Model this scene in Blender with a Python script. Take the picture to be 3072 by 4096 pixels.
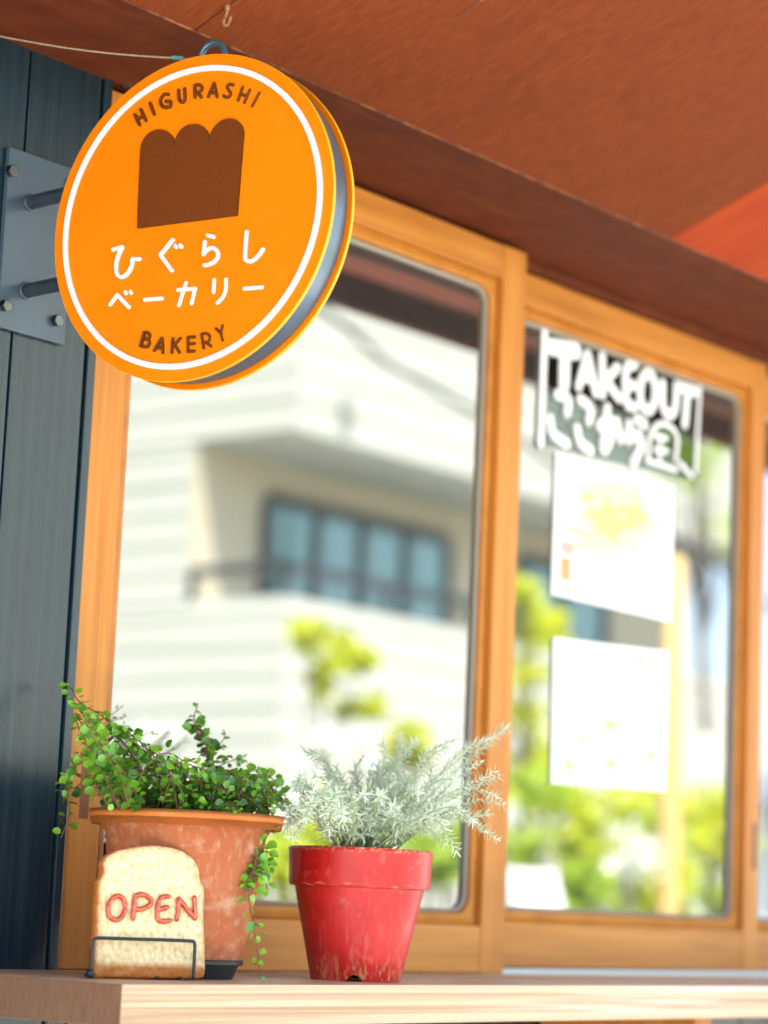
import bpy, bmesh, math, random
from mathutils import Vector, Matrix, noise
random.seed(7)
R = math.radians
scn = bpy.context.scene
for o in list(bpy.data.objects): bpy.data.objects.remove(o)

# ------------------------------------------------------------------ camera, sky, sun, exposure
CAM = Vector((-1.99961, -2.12390, 1.09))
FWD = Vector((0.76062149, 0.62898209, 0.16073733))
RGT = Vector((0.63138189, -0.77432031, 0.04224889))
UPV = Vector((-0.15103597, -0.06935122, 0.98609256))
FPX = 9671.0                                   # focal length in photo pixels (3072 x 4096)
cd = bpy.data.cameras.new("camera"); cam = bpy.data.objects.new("camera", cd); scn.collection.objects.link(cam)
cam.matrix_world = Matrix(((RGT.x, UPV.x, -FWD.x, CAM.x), (RGT.y, UPV.y, -FWD.y, CAM.y), (RGT.z, UPV.z, -FWD.z, CAM.z), (0, 0, 0, 1)))
cd.sensor_fit = 'VERTICAL'; cd.sensor_height = 36.0; cd.lens = FPX / 4096 * 36.0
cd.clip_start = 0.05; cd.clip_end = 2000
cd.dof.use_dof = True; cd.dof.focus_distance = 2.75; cd.dof.aperture_fstop = 2.8; cd.dof.aperture_blades = 0
scn.camera = cam

SUN = Vector((-0.27, 0.33, 0.90)).normalized()  # towards the sun: high behind the shop
w = bpy.data.worlds.new("World"); scn.world = w; w.use_nodes = True
nt = w.node_tree; nt.nodes.clear()
sky = nt.nodes.new('ShaderNodeTexSky'); sky.sky_type = 'NISHITA'; sky.sun_disc = False
sky.sun_elevation = math.asin(SUN.z); sky.sun_rotation = math.atan2(SUN.x, SUN.y)
sky.air_density = 1.0; sky.dust_density = 2.5; sky.ozone_density = 0.8
bg = nt.nodes.new('ShaderNodeBackground'); bg.inputs[1].default_value = 0.15
ow = nt.nodes.new('ShaderNodeOutputWorld')
nt.links.new(sky.outputs[0], bg.inputs[0]); nt.links.new(bg.outputs[0], ow.inputs[0])
ld = bpy.data.lights.new("sun", 'SUN'); ld.energy = 5.0; ld.angle = R(0.5); ld.color = (1.0, 0.95, 0.87)
lo = bpy.data.objects.new("sun", ld); scn.collection.objects.link(lo)
lo.rotation_euler = SUN.to_track_quat('Z', 'Y').to_euler()
scn.view_settings.view_transform = 'Standard'; scn.view_settings.look = 'None'
scn.view_settings.exposure = 2.72; scn.view_settings.gamma = 1.0
scn.render.engine = 'CYCLES'
scn.cycles.max_bounces = 8; scn.cycles.diffuse_bounces = 4; scn.cycles.glossy_bounces = 4
scn.cycles.use_denoising = True; scn.cycles.sample_clamp_indirect = 6.0
try: scn.cycles.caustics_reflective = False
except Exception: pass

# ------------------------------------------------------------------ measuring helpers
def ray(px, py):
    return FWD + RGT * ((px - 1536.0) / FPX) - UPV * ((py - 2048.0) / FPX)
def on_y(px, py, y):
    d = ray(px, py); return CAM + d * ((y - CAM.y) / d.y)
def on_z(px, py, z):
    d = ray(px, py); return CAM + d * ((z - CAM.z) / d.z)
def on_plane(px, py, p, n):
    d = ray(px, py); return CAM + d * ((p - CAM).dot(n) / d.dot(n))
def street(px, py, Y, yp=0.02):
    """a point across the street (Y metres in front of the window wall) seen mirrored in a pane standing at y = yp"""
    v = on_y(px, py, Y + 2 * yp); return Vector((v.x, -Y, v.z))

# ------------------------------------------------------------------ materials
def mat(name, col, rough=0.5, metal=0.0, ior=1.45, col2=None, nscale=(20, 20, 20), detail=4, lo_=0.35, hi_=0.65, bump=0.0,
        bscale=None, spec=0.5, trans=0.0, tint=False, transcol=None, sheen=0.0, coat=0.0, distort=0.0, rough2=None, bdist=.002):
    m = bpy.data.materials.new(name); m.use_nodes = True
    t = m.node_tree; t.nodes.clear(); N = t.nodes.new; L = t.links.new
    out = N('ShaderNodeOutputMaterial'); b = N('ShaderNodeBsdfPrincipled')
    b.inputs['Base Color'].default_value = (*col, 1); b.inputs['Roughness'].default_value = rough
    b.inputs['Metallic'].default_value = metal; b.inputs['IOR'].default_value = ior
    b.inputs['Specular IOR Level'].default_value = spec
    b.inputs['Coat Weight'].default_value = coat
    colout = None
    tc = N('ShaderNodeTexCoord'); mp = N('ShaderNodeMapping'); mp.inputs['Scale'].default_value = nscale
    L(tc.outputs['Object'], mp.inputs[0])
    if col2 is not None:
        nz = N('ShaderNodeTexNoise'); nz.inputs['Scale'].default_value = 1.0; nz.inputs['Detail'].default_value = detail
        nz.inputs['Distortion'].default_value = distort
        L(mp.outputs[0], nz.inputs['Vector'])
        cr = N('ShaderNodeValToRGB'); cr.color_ramp.elements[0].position = lo_; cr.color_ramp.elements[1].position = hi_
        cr.color_ramp.elements[0].color = (*col, 1); cr.color_ramp.elements[1].color = (*col2, 1)
        L(nz.outputs['Fac'], cr.inputs[0]); colout = cr.outputs[0]
        if rough2 is not None:
            rr = N('ShaderNodeMapRange'); rr.inputs[3].default_value = rough; rr.inputs[4].default_value = rough2
            L(nz.outputs['Fac'], rr.inputs[0]); L(rr.outputs[0], b.inputs['Roughness'])
    if tint:
        at = N('ShaderNodeAttribute'); at.attribute_name = 'tint'
        mx = N('ShaderNodeMix'); mx.data_type = 'RGBA'
        if colout is not None: L(colout, mx.inputs[6])
        else: mx.inputs[6].default_value = (*col, 1)
        mx.inputs[7].default_value = (*tint, 1); L(at.outputs['Fac'], mx.inputs[0]); colout = mx.outputs[2]
    if colout is not None: L(colout, b.inputs['Base Color'])
    if bump:
        mp2 = N('ShaderNodeMapping'); mp2.inputs['Scale'].default_value = bscale or nscale; L(tc.outputs['Object'], mp2.inputs[0])
        n2 = N('ShaderNodeTexNoise'); n2.inputs['Scale'].default_value = 1.0; n2.inputs['Detail'].default_value = 5
        L(mp2.outputs[0], n2.inputs['Vector'])
        bp = N('ShaderNodeBump'); bp.inputs['Strength'].default_value = bump; bp.inputs['Distance'].default_value = bdist
        L(n2.outputs['Fac'], bp.inputs['Height']); L(bp.outputs[0], b.inputs['Normal'])
    sh = b.outputs[0]
    if trans:
        tr = N('ShaderNodeBsdfTranslucent'); tr.inputs[0].default_value = (*(transcol or col), 1)
        ms = N('ShaderNodeMixShader'); ms.inputs[0].default_value = trans; L(sh, ms.inputs[1]); L(tr.outputs[0], ms.inputs[2]); sh = ms.outputs[0]
    L(sh, out.inputs[0])
    m['b'] = 1
    return m
def over(m, col, nscale, lo_, hi_, detail=6, axis_mask=None, amount=1.0):
    """lay one more stain, wear or painted sheen colour, with its own noise shape, over a material's base colour"""
    t = m.node_tree; N = t.nodes.new; L = t.links.new
    b = next(n for n in t.nodes if n.type == 'BSDF_PRINCIPLED'); inp = b.inputs['Base Color']
    mx = N('ShaderNodeMix'); mx.data_type = 'RGBA'
    if inp.is_linked: L(inp.links[0].from_socket, mx.inputs[6])
    else: mx.inputs[6].default_value = inp.default_value
    mx.inputs[7].default_value = (*col, 1)
    tc = N('ShaderNodeTexCoord'); mp = N('ShaderNodeMapping'); mp.inputs['Scale'].default_value = nscale; L(tc.outputs['Object'], mp.inputs[0])
    nz = N('ShaderNodeTexNoise'); nz.inputs['Scale'].default_value = 1; nz.inputs['Detail'].default_value = detail; L(mp.outputs[0], nz.inputs['Vector'])
    mr = N('ShaderNodeMapRange'); mr.inputs[1].default_value = lo_; mr.inputs[2].default_value = hi_; mr.inputs[4].default_value = amount
    L(nz.outputs['Fac'], mr.inputs[0]); fac = mr.outputs[0]
    if axis_mask:                                     # (axis, full, none): fades along one object axis
        ax, a0, a1 = axis_mask
        sp = N('ShaderNodeSeparateXYZ'); L(tc.outputs['Object'], sp.inputs[0])
        m2 = N('ShaderNodeMapRange'); m2.inputs[1].default_value = a0; m2.inputs[2].default_value = a1
        m2.inputs[3].default_value = 1; m2.inputs[4].default_value = 0
        L(sp.outputs[ax], m2.inputs[0])
        mu = N('ShaderNodeMath'); mu.operation = 'MULTIPLY'; L(fac, mu.inputs[0]); L(m2.outputs[0], mu.inputs[1]); fac = mu.outputs[0]
    L(fac, mx.inputs[0]); L(mx.outputs[2], inp)
    return m

WOOD_A, WOOD_B = (0.48, 0.165, 0.024), (0.66, 0.280, 0.054)
wood_v = over(mat("cedar upright", WOOD_A, 0.42, col2=WOOD_B, nscale=(55, 55, 2.2), lo_=.3, hi_=.75, bump=.12, bscale=(220, 220, 6), distort=.4, spec=.3), (0.30, 0.09, 0.015), (9, 9, 2.5), .52, .8, amount=.5)
over(wood_v, (0.26, 0.075, 0.010), (170, 170, 2.5), .56, .76, amount=.38)
wood_h = over(mat("cedar lengthwise", WOOD_A, 0.42, col2=WOOD_B, nscale=(2.2, 55, 55), lo_=.3, hi_=.75, bump=.12, bscale=(6, 220, 220), distort=.4, spec=.3), (0.30, 0.09, 0.015), (2.5, 9, 9), .52, .8, amount=.5)
over(wood_h, (0.26, 0.075, 0.010), (2.5, 170, 170), .56, .76, amount=.38)
wood_plain = mat("cedar bead", (0.46, 0.165, 0.020), 0.45, col2=(0.58, 0.225, 0.032), nscale=(18, 18, 18), bump=.05, bscale=(90, 90, 90))
wood_groove = mat("oiled cedar", (0.20, 0.055, 0.010), 0.5, col2=(0.27, 0.085, 0.016), nscale=(55, 55, 3))
shelf_m = over(mat("shelf softwood", (0.40, 0.225, 0.115), 0.42, col2=(0.62, 0.42, 0.25), nscale=(1.1, 80, 150), lo_=.36, hi_=.58, bump=.35, bscale=(4, 120, 260), distort=.5), (0.36, 0.185, 0.085), (1.2, 30, 60), .56, .75, amount=.5)
over(shelf_m, (0.86, 0.76, 0.60), (1.5, 120, 150), .50, .60, axis_mask=(0, 1.6, -.1), amount=.9)  # bright sheen on the grain painted as pale streaks, growing toward the far end
endgrain = mat("shelf end grain", (0.145, 0.072, 0.036), 0.6, col2=(0.205, 0.108, 0.056), nscale=(10, 520, 45), detail=3, bump=.3, bscale=(10, 60, 700))
ply = over(mat("stained plywood", (0.170, 0.035, 0.009), 0.8, col2=(0.215, 0.050, 0.012), nscale=(160, 45, 45), detail=8, lo_=.32, hi_=.7, spec=.15, bump=.05, bscale=(300, 40, 40)), (0.28, 0.076, 0.013), (170, 22, 22), .56, .8, amount=.45)
over(ply, (0.12, 0.025, 0.006), (20, 8, 8), .54, .76, amount=.4)
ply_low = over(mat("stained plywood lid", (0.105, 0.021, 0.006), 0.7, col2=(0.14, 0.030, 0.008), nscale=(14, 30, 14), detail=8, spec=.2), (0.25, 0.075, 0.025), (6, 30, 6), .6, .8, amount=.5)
ply_red = mat("red stained plywood", (0.35, 0.038, 0.006), 0.7, col2=(0.43, 0.064, 0.010), nscale=(40, 4, 4), detail=6, spec=.2)
plywear = mat("bare plywood edge", (0.30, 0.11, 0.04), 0.7, col2=(0.13, 0.035, 0.010), nscale=(45, 45, 45), lo_=.38, hi_=.56)
navy = over(mat("dark navy boards", (0.005, 0.016, 0.024), 0.24, col2=(0.014, 0.034, 0.046), nscale=(90, 90, 1.4), detail=6, lo_=.3, hi_=.75, bump=.22, bscale=(160, 160, 2.2), spec=.65), (0.012, 0.018, 0.024), (14, 14, 3), .58, .75, amount=.7)
orange = mat("orange sign enamel", (0.70, 0.185, 0.001), 0.5, col2=(0.66, 0.172, 0.001), nscale=(7, 7, 7), spec=.12)
over(orange, (0.70, 0.22, 0.02), (30, 45, 30), .58, .85, detail=10, amount=.6); over(orange, (0.62, 0.24, 0.06), (420, 420, 420), .70, .74, amount=.5)
edge_y = mat("yellow cut edge", (0.88, 0.42, 0.015), 0.45)
signwhite = mat("white letters", (0.66, 0.69, 0.69), 0.4)
brown = mat("brown sign letters", (0.118, 0.029, 0.0045), 0.6, col2=(0.135, 0.036, 0.006), nscale=(300, 300, 300), bump=.08, bscale=(900, 900, 900), spec=.12)
drum_m = mat("brushed grey drum", (0.10, 0.15, 0.20), 0.32, metal=.5, col2=(0.13, 0.18, 0.23), nscale=(30, 30, 12))
steel_b = mat("blue grey painted steel", (0.034, 0.062, 0.090), 0.33, col2=(0.050, 0.082, 0.112), nscale=(12, 12, 12), bump=.05, bscale=(300, 300, 300), spec=.8)
pipe_m = mat("dark steel pipe", (0.018, 0.028, 0.042), 0.42, col2=(0.032, 0.045, 0.060), nscale=(60, 60, 60))
chrome = mat("zinc bolt", (0.13, 0.135, 0.135), 0.25, metal=1.0)
cable_m = mat("weathered cord", (0.25, 0.175, 0.12), 0.8, col2=(0.34, 0.25, 0.18), nscale=(200, 200, 200))
teal = mat("teal sleeve", (0.05, 0.30, 0.30), 0.4)
ringblue = mat("galvanised ring", (0.07, 0.15, 0.21), 0.35, metal=.5)
rust = mat("rusty hook", (0.38, 0.19, 0.09), 0.7, col2=(0.20, 0.085, 0.04), nscale=(250, 250, 250))
gasket_m = mat("grey gasket", (0.30, 0.26, 0.19), 0.4)
alum = mat("aluminium sill", (0.62, 0.66, 0.64), 0.4, metal=.3)
glass = mat("reflecting window glass", (0.035, 0.036, 0.033), 0.0, ior=3.4, spec=.5)
clay = mat("terracotta", (0.36, 0.085, 0.024), 0.75, col2=(0.43, 0.125, 0.042), nscale=(18, 18, 18), bump=.3, bscale=(200, 200, 200))
over(clay, (0.54, 0.35, 0.22), (30, 30, 50), .54, .72, detail=10, amount=.6)
over(clay, (0.50, 0.29, 0.17), (170, 170, 80), .53, .72, detail=8, amount=.5)
over(clay, (0.23, 0.15, 0.085), (30, 30, 42), .57, .72, axis_mask=(2, 0.155, 0.10), amount=.0)
clayrim = over(mat("terracotta rim", (0.60, 0.175, 0.022), 0.7, col2=(0.50, 0.125, 0.020), nscale=(14, 14, 60), bump=.3, bscale=(200, 200, 200)), (0.50, 0.28, 0.16), (60, 60, 90), .62, .75, amount=.6)
redpaint = mat("red pot paint", (0.46, 0.008, 0.008), 0.42, col2=(0.55, 0.022, 0.018), nscale=(25, 25, 25), bump=.2, bscale=(120, 120, 40))
over(redpaint, (0.62, 0.16, 0.12), (170, 170, 14), .50, .80, detail=9, axis_mask=(2, 0.04, 0.12), amount=.45)
over(redpaint, (0.60, 0.17, 0.13), (45, 45, 45), .58, .78, detail=10, amount=.6)
over(redpaint, (0.58, 0.32, 0.13), (260, 260, 60), .50, .66, axis_mask=(2, 0.003, 0.034), amount=.85)
over(redpaint, (0.10, 0.012, 0.012), (26, 26, 30), .66, .74, amount=.6)
black = mat("black plastic", (0.012, 0.015, 0.017), 0.45)
wire_m = mat("black wire", (0.012, 0.014, 0.016), 0.35)
soil = mat("potting soil", (0.03, 0.018, 0.010), 0.9, col2=(0.10, 0.07, 0.045), nscale=(200, 200, 200), bump=1, bscale=(300, 300, 300))
perlite = mat("pale soil pebbles", (0.55, 0.55, 0.48), 0.9)
vine_leaf = mat("vine leaf", (0.010, 0.075, 0.010), 0.27, tint=(0.24, 0.52, 0.035), trans=.22, transcol=(0.24, 0.60, 0.03), spec=.7)
vine_stem = mat("vine stem", (0.17, 0.075, 0.035), 0.7)
silver_leaf = mat("silver leaf", (0.56, 0.68, 0.42), 0.55, tint=(0.95, 0.95, 0.80), trans=.35, transcol=(0.72, 0.88, 0.66), spec=.3)
silver_stem = mat("silver stem", (0.30, 0.38, 0.22), 0.7)
ketchup = mat("red ketchup glaze", (0.40, 0.032, 0.003), 0.16, col2=(0.52, 0.085, 0.012), nscale=(200, 200, 200), coat=.8)
asphalt = mat("asphalt", (0.075, 0.075, 0.075), 0.9, col2=(0.12, 0.12, 0.115), nscale=(30, 30, 30), detail=8)
paving = mat("pale paving", (0.50, 0.47, 0.41), 0.85, col2=(0.58, 0.55, 0.49), nscale=(4, 4, 4), detail=8)
earth = mat("earth", (0.18, 0.16, 0.10), 0.95, col2=(0.12, 0.16, 0.06), nscale=(3, 3, 3))
siding = mat("white siding", (0.45, 0.47, 0.40), 0.7, col2=(0.50, 0.515, 0.45), nscale=(.5, .5, 6))
soffit_w = mat("pale grey soffit", (0.36, 0.38, 0.36), 0.8)
cream = mat("cream loggia wall", (0.52, 0.48, 0.36), 0.8)
dframe = mat("dark window frame", (0.03, 0.035, 0.04), 0.5)
bglass = mat("teal window glass", (0.07, 0.25, 0.25), 0.05, ior=2.6)
leaf_y = mat("yellow green leaf", (0.26, 0.38, 0.010), 0.5, tint=(0.58, 0.58, 0.012), trans=.4, transcol=(0.70, 0.76, 0.01))
leaf_w = mat("white highlight leaf", (0.70, 0.74, 0.62), 0.6, tint=(0.88, 0.90, 0.84), trans=.3, transcol=(0.8, 0.85, 0.7))  # white leaves painted as bright highlight flecks in the mirrored greenery
leaf_g = mat("green leaf", (0.15, 0.28, 0.012), 0.5, tint=(0.50, 0.60, 0.04), trans=.4, transcol=(0.50, 0.68, 0.03))
bark = mat("grey bark", (0.20, 0.18, 0.15), 0.9, col2=(0.10, 0.09, 0.075), nscale=(30, 30, 5))
whitepaint = mat("white board", (0.82, 0.82, 0.80), 0.5)
acryl = mat("white vinyl lettering", (0.90, 0.90, 0.89), 0.5)
paper = mat("white poster paper", (0.86, 0.86, 0.84), 0.6)
ink_y = mat("yellow ink", (0.84, 0.68, 0.24), 0.6); ink_o = mat("orange ink", (0.74, 0.36, 0.14), 0.6)
ink_p = mat("pink ink", (0.76, 0.42, 0.36), 0.6); ink_g = mat("pale green ink", (0.52, 0.68, 0.30), 0.6)

# ------------------------------------------------------------------ object helpers
def thing(name, label, cat, loc=(0, 0, 0), group=None, kind=None):
    o = bpy.data.objects.new(name, None); scn.collection.objects.link(o); o.location = loc; o.empty_display_size = .05
    o['label'] = label; o['category'] = cat
    if group: o['group'] = group
    if kind: o['kind'] = kind
    return o
class MB:
    def __init__(s): s.v = []; s.f = []; s.t = None; s.mi = []
    def add(s, vs, fs, m=0):
        n = len(s.v); s.v += [tuple(p) for p in vs]; s.f += [tuple(i + n for i in f) for f in fs]; s.mi += [m] * len(fs)
    def box(s, x0, x1, y0, y1, z0, z1, m=0):
        s.add([(x0, y0, z0), (x1, y0, z0), (x1, y1, z0), (x0, y1, z0), (x0, y0, z1), (x1, y0, z1), (x1, y1, z1), (x0, y1, z1)],
              [(0, 3, 2, 1), (4, 5, 6, 7), (0, 1, 5, 4), (1, 2, 6, 5), (2, 3, 7, 6), (3, 0, 4, 7)], m)
    def tube(s, pts, r, n=8, closed=False):
        pts = [Vector(p) for p in pts]; k = len(pts); rs = r if isinstance(r, (list, tuple)) else [r] * k
        base = len(s.v); up = Vector((0.13, 0.31, 0.94)).normalized(); prev = None
        for i, p in enumerate(pts):
            a = pts[(i - 1) % k] if (closed or i > 0) else p; b = pts[(i + 1) % k] if (closed or i < k - 1) else p
            t = (b - a).normalized()
            if prev is None:
                u = t.cross(up)
                if u.length < .1: u = t.cross(Vector((1, 0, 0)))
            else: u = prev - t * prev.dot(t)
            u.normalize(); prev = u; v = t.cross(u)
            for j in range(n):
                a_ = 2 * math.pi * j / n; s.v.append(tuple(p + (u * math.cos(a_) + v * math.sin(a_)) * rs[i]))
        for i in range(k if closed else k - 1):
            for j in range(n):
                a0 = base + i * n + j; a1 = base + i * n + (j + 1) % n; b0 = base + ((i + 1) % k) * n + j; b1 = base + ((i + 1) % k) * n + (j + 1) % n
                s.f.append((a0, a1, b1, b0)); s.mi.append(0)
        if not closed:
            s.f.append(tuple(base + j for j in range(n))[::-1]); s.f.append(tuple(base + (k - 1) * n + j for j in range(n))); s.mi += [0, 0]
    def lathe(s, prof, c=(0, 0, 0), n=64, m=0):
        """prof: (radius, z) from one end to the other"""
        base = len(s.v); c = Vector(c)
        for r_, z in prof:
            for j in range(n):
                a = 2 * math.pi * j / n; s.v.append((c.x + r_ * math.cos(a), c.y + r_ * math.sin(a), c.z + z))
        for i in range(len(prof) - 1):
            for j in range(n):
                s.f.append((base + i * n + j, base + i * n + (j + 1) % n, base + (i + 1) * n + (j + 1) % n, base + (i + 1) * n + j)); s.mi.append(m)
    def build(s, name, m, parent=None, smooth=False, bevel=0.0, local=False, tint=None):
        me = bpy.data.meshes.new(name); me.from_pydata(s.v, [], s.f); me.update()
        ms = m if isinstance(m, (list, tuple)) else [m]
        for x in ms: me.materials.append(x)
        if len(ms) > 1: me.polygons.foreach_set('material_index', s.mi)
        if tint is not None:
            at = me.attributes.new('tint', 'FLOAT', 'POINT'); at.data.foreach_set('value', tint)
        if bevel or smooth == 'fix' or not tint:
            b = bmesh.new(); b.from_mesh(me)
            if tint is None:
                bmesh.ops.remove_doubles(b, verts=b.verts, dist=1e-6)
                bmesh.ops.recalc_face_normals(b, faces=b.faces)
            if bevel:
                ed = [e for e in b.edges if len(e.link_faces) == 2 and e.calc_face_angle(0) > 0.5]
                bmesh.ops.bevel(b, geom=ed, offset=bevel, segments=2, affect='EDGES', profile=0.6, clamp_overlap=True)
            b.to_mesh(me); b.free()
        if smooth:
            me.polygons.foreach_set('use_smooth', [True] * len(me.polygons))
        me.update()
        o = bpy.data.objects.new(name, me); scn.collection.objects.link(o)
        if smooth == 'angle':
            try: me.set_sharp_from_angle(angle=R(35))
            except Exception: pass
        if parent is not None:
            o.parent = parent
            if not local:
                p = parent; M = Matrix.Identity(4)
                while p is not None:
                    M = p.matrix_parent_inverse @ p.matrix_basis if p.parent is None else M
                    p = p.parent
                root = parent
                while root.parent is not None: root = root.parent
                o.matrix_parent_inverse = (Matrix.Translation(root.location) @ root.rotation_euler.to_matrix().to_4x4()).inverted() if parent is root else Matrix.Identity(4)
        return o
def tag(o, label, cat, group=None, kind=None):
    o['label'] = label; o['category'] = cat
    if group: o['group'] = group
    if kind: o['kind'] = kind
    return o
def struct(o): o['kind'] = 'structure'; return o
def smoothline(pts, sub=6, closed=False):
    """Catmull-Rom through a list of points (2D or 3D)"""
    P = [Vector(p) for p in pts]; out = []; n = len(P)
    if n < 3: return P
    for i in range(n if closed else n - 1):
        p0 = P[(i - 1) % n] if (closed or i > 0) else P[0]; p1 = P[i]; p2 = P[(i + 1) % n]; p3 = P[(i + 2) % n] if (closed or i + 2 < n) else P[-1]
        for k in range(sub):
            t = k / sub
            out.append(0.5 * ((2 * p1) + (p2 - p0) * t + (2 * p0 - 5 * p1 + 4 * p2 - p3) * t * t + (3 * p1 - p0 - 3 * p2 + p3) * t ** 3))
    if not closed: out.append(P[-1])
    return out
def stroke(mb, pts, w, h, c, z0=0.0, frame=None):
    """a raised letter stroke with chamfered top and round ends, along 2D points; frame maps (u, v, height) to space"""
    P = [Vector((p[0], p[1])) for p in pts]; hw = w / 2
    prof = [(-hw, 0), (-hw, h - c), (-hw + c, h), (hw - c, h), (hw, h - c), (hw, 0)]
    f = frame or (lambda u, v, k: (u, v, k))
    rings = []
    for i, p in enumerate(P):
        a = P[max(i - 1, 0)]; b = P[min(i + 1, len(P) - 1)]; t = (b - a); t.normalize(); nn = Vector((-t.y, t.x))
        rings.append([f(*(p + nn * q[0]), z0 + q[1]) for q in prof])
    vs = [q for r_ in rings for q in r_]; fs = []
    for i in range(len(P) - 1):
        for j in range(5): fs.append((i * 6 + j, i * 6 + j + 1, (i + 1) * 6 + j + 1, (i + 1) * 6 + j))
    mb.add(vs, fs)
    ends = [P[0], P[-1]]
    for i in range(1, len(P) - 1):
        if (P[i] - P[i - 1]).length > 0 and (P[i + 1] - P[i]).length > 0 and (P[i] - P[i - 1]).angle(P[i + 1] - P[i]) > .35: ends.append(P[i])
    for k, e in enumerate(ends):
        vs = []; n = 20; dz = -0.00004 * (k + 1)
        for (rr, hh) in ((hw, 0), (hw, h - c), (hw - c, h)):
            for j in range(n):
                a = 2 * math.pi * j / n; vs.append(f(e.x + rr * math.cos(a), e.y + rr * math.sin(a), z0 + hh + dz))
        fs = [(q * n + j, q * n + (j + 1) % n, (q + 1) * n + (j + 1) % n, (q + 1) * n + j) for q in range(2) for j in range(n)]
        fs.append(tuple(2 * n + j for j in range(n))); mb.add(vs, fs)
def rrect(x0, x1, z0, z1, r, n=8):
    out = []
    for cx, cz, a0 in ((x1 - r, z1 - r, 0), (x0 + r, z1 - r, 90), (x0 + r, z0 + r, 180), (x1 - r, z0 + r, 270)):
        for k in range(n + 1):
            a = R(a0 + 90 * k / n); out.append((cx + r * math.cos(a), cz + r * math.sin(a)))
    return out
def loops_xz(mb, loops):
    """skin closed loops given as (list of (x, z), y)"""
    n = len(loops[0][0]); vs = [(x, y, z) for lp, y in loops for x, z in lp]; fs = []
    for i in range(len(loops) - 1):
        for j in range(n): fs.append((i * n + j, i * n + (j + 1) % n, (i + 1) * n + (j + 1) % n, (i + 1) * n + j))
    mb.add(vs, fs)

# ------------------------------------------------------------------ the setting: ground, street
b = MB(); b.box(-150, 150, -150, 60, -0.5, -0.13); struct(b.build('ground', earth))
b = MB(); b.box(-80, 80, -6.6, -2.9, -0.129, -0.12); struct(b.build('road', asphalt))
b = MB(); b.box(-80, 80, -2.9, 3, -0.129, 0.0); struct(b.build('pavement', paving, bevel=.015))
b = MB(); b.box(-80, 80, -9.0, -6.6, -0.129, 0.0); struct(b.build('far_pavement', paving, bevel=.015))

# ------------------------------------------------------------------ the shop front
b = MB()
seams = [-1.75, -1.632, -1.514, -1.396, -1.278, -1.160, -1.042, -.924, -.806, -.70, -.585, -.47, -.366, -.252, -.1355, -.0155]
for a, c in zip(seams[:-1], seams[1:]): b.box(a + .0018, c - .0018, -.001, .02, 0, 2.6)
b.box(seams[-1] + .0018, -.0008, -.004, .02, 0, 2.6)
b.box(-1.75, -.001, .012, .19, 0, 2.6)
tag(b.build('plank_wall', navy, bevel=.0012), 'dark navy wall of upright boards left of the wooden windows', 'wall')
b = MB(); xs = [-.21 + .118 * i for i in range(38)]
for a, c in zip(xs[:-1], xs[1:]): b.box(a + .002, c - .002, .005, .03, 0, .953)
b.box(-.208, 4.2, .022, .19, 0, .953)
tag(b.build('base_wall', navy, bevel=.0012), 'dark navy boarded wall beneath the pale wooden shelf', 'wall')

# shelf
t = thing('counter_shelf', 'thick pale wooden shelf carrying the two potted plants', 'shelf', (.5, -.16, .95))
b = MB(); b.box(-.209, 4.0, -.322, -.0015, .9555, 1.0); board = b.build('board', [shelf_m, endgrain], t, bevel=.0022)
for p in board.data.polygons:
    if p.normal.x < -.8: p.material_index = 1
for x in (1.0, 2.1):
    b = MB(); b.box(x - .022, x + .022, -.27, -.002, .911, .954); b.box(x - .022, x + .022, -.045, -.002, .62, .910)
    n = len(b.v); d = Vector((0, -.20, .29)).normalized(); q = Vector((0, d.z, -d.y)) * .018
    A = Vector((x, -.046, .665)); B = Vector((x, -.215, .910))
    b.add([(x + s_ * .018, P.y + q.y * e, P.z + q.z * e) for P in (A, B) for e in (-1, 1) for s_ in (-1, 1)],
          [(0, 1, 3, 2), (4, 6, 7, 5), (0, 4, 5, 1), (2, 3, 7, 6), (0, 2, 6, 4), (1, 5, 7, 3)])
    b.build('bracket', wood_v, t, bevel=.002)

# sill and header of the sliding windows
b = MB(); b.box(-.0005, 4.0, .0345, .19, .954, 1.0062)
tag(b.build('window_sill', alum, bevel=.001), 'pale metal sill track under the sliding windows', 'window sill')
b = MB(); b.box(-.0005, 4.0, .036, .19, 2.074, 2.0885); b.box(-.0005, 4.0, .085, .19, 2.066, 2.0735)
tag(b.build('window_header', ply_low, bevel=.001), 'reddish brown wooden track above the sliding windows', 'window head')

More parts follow.
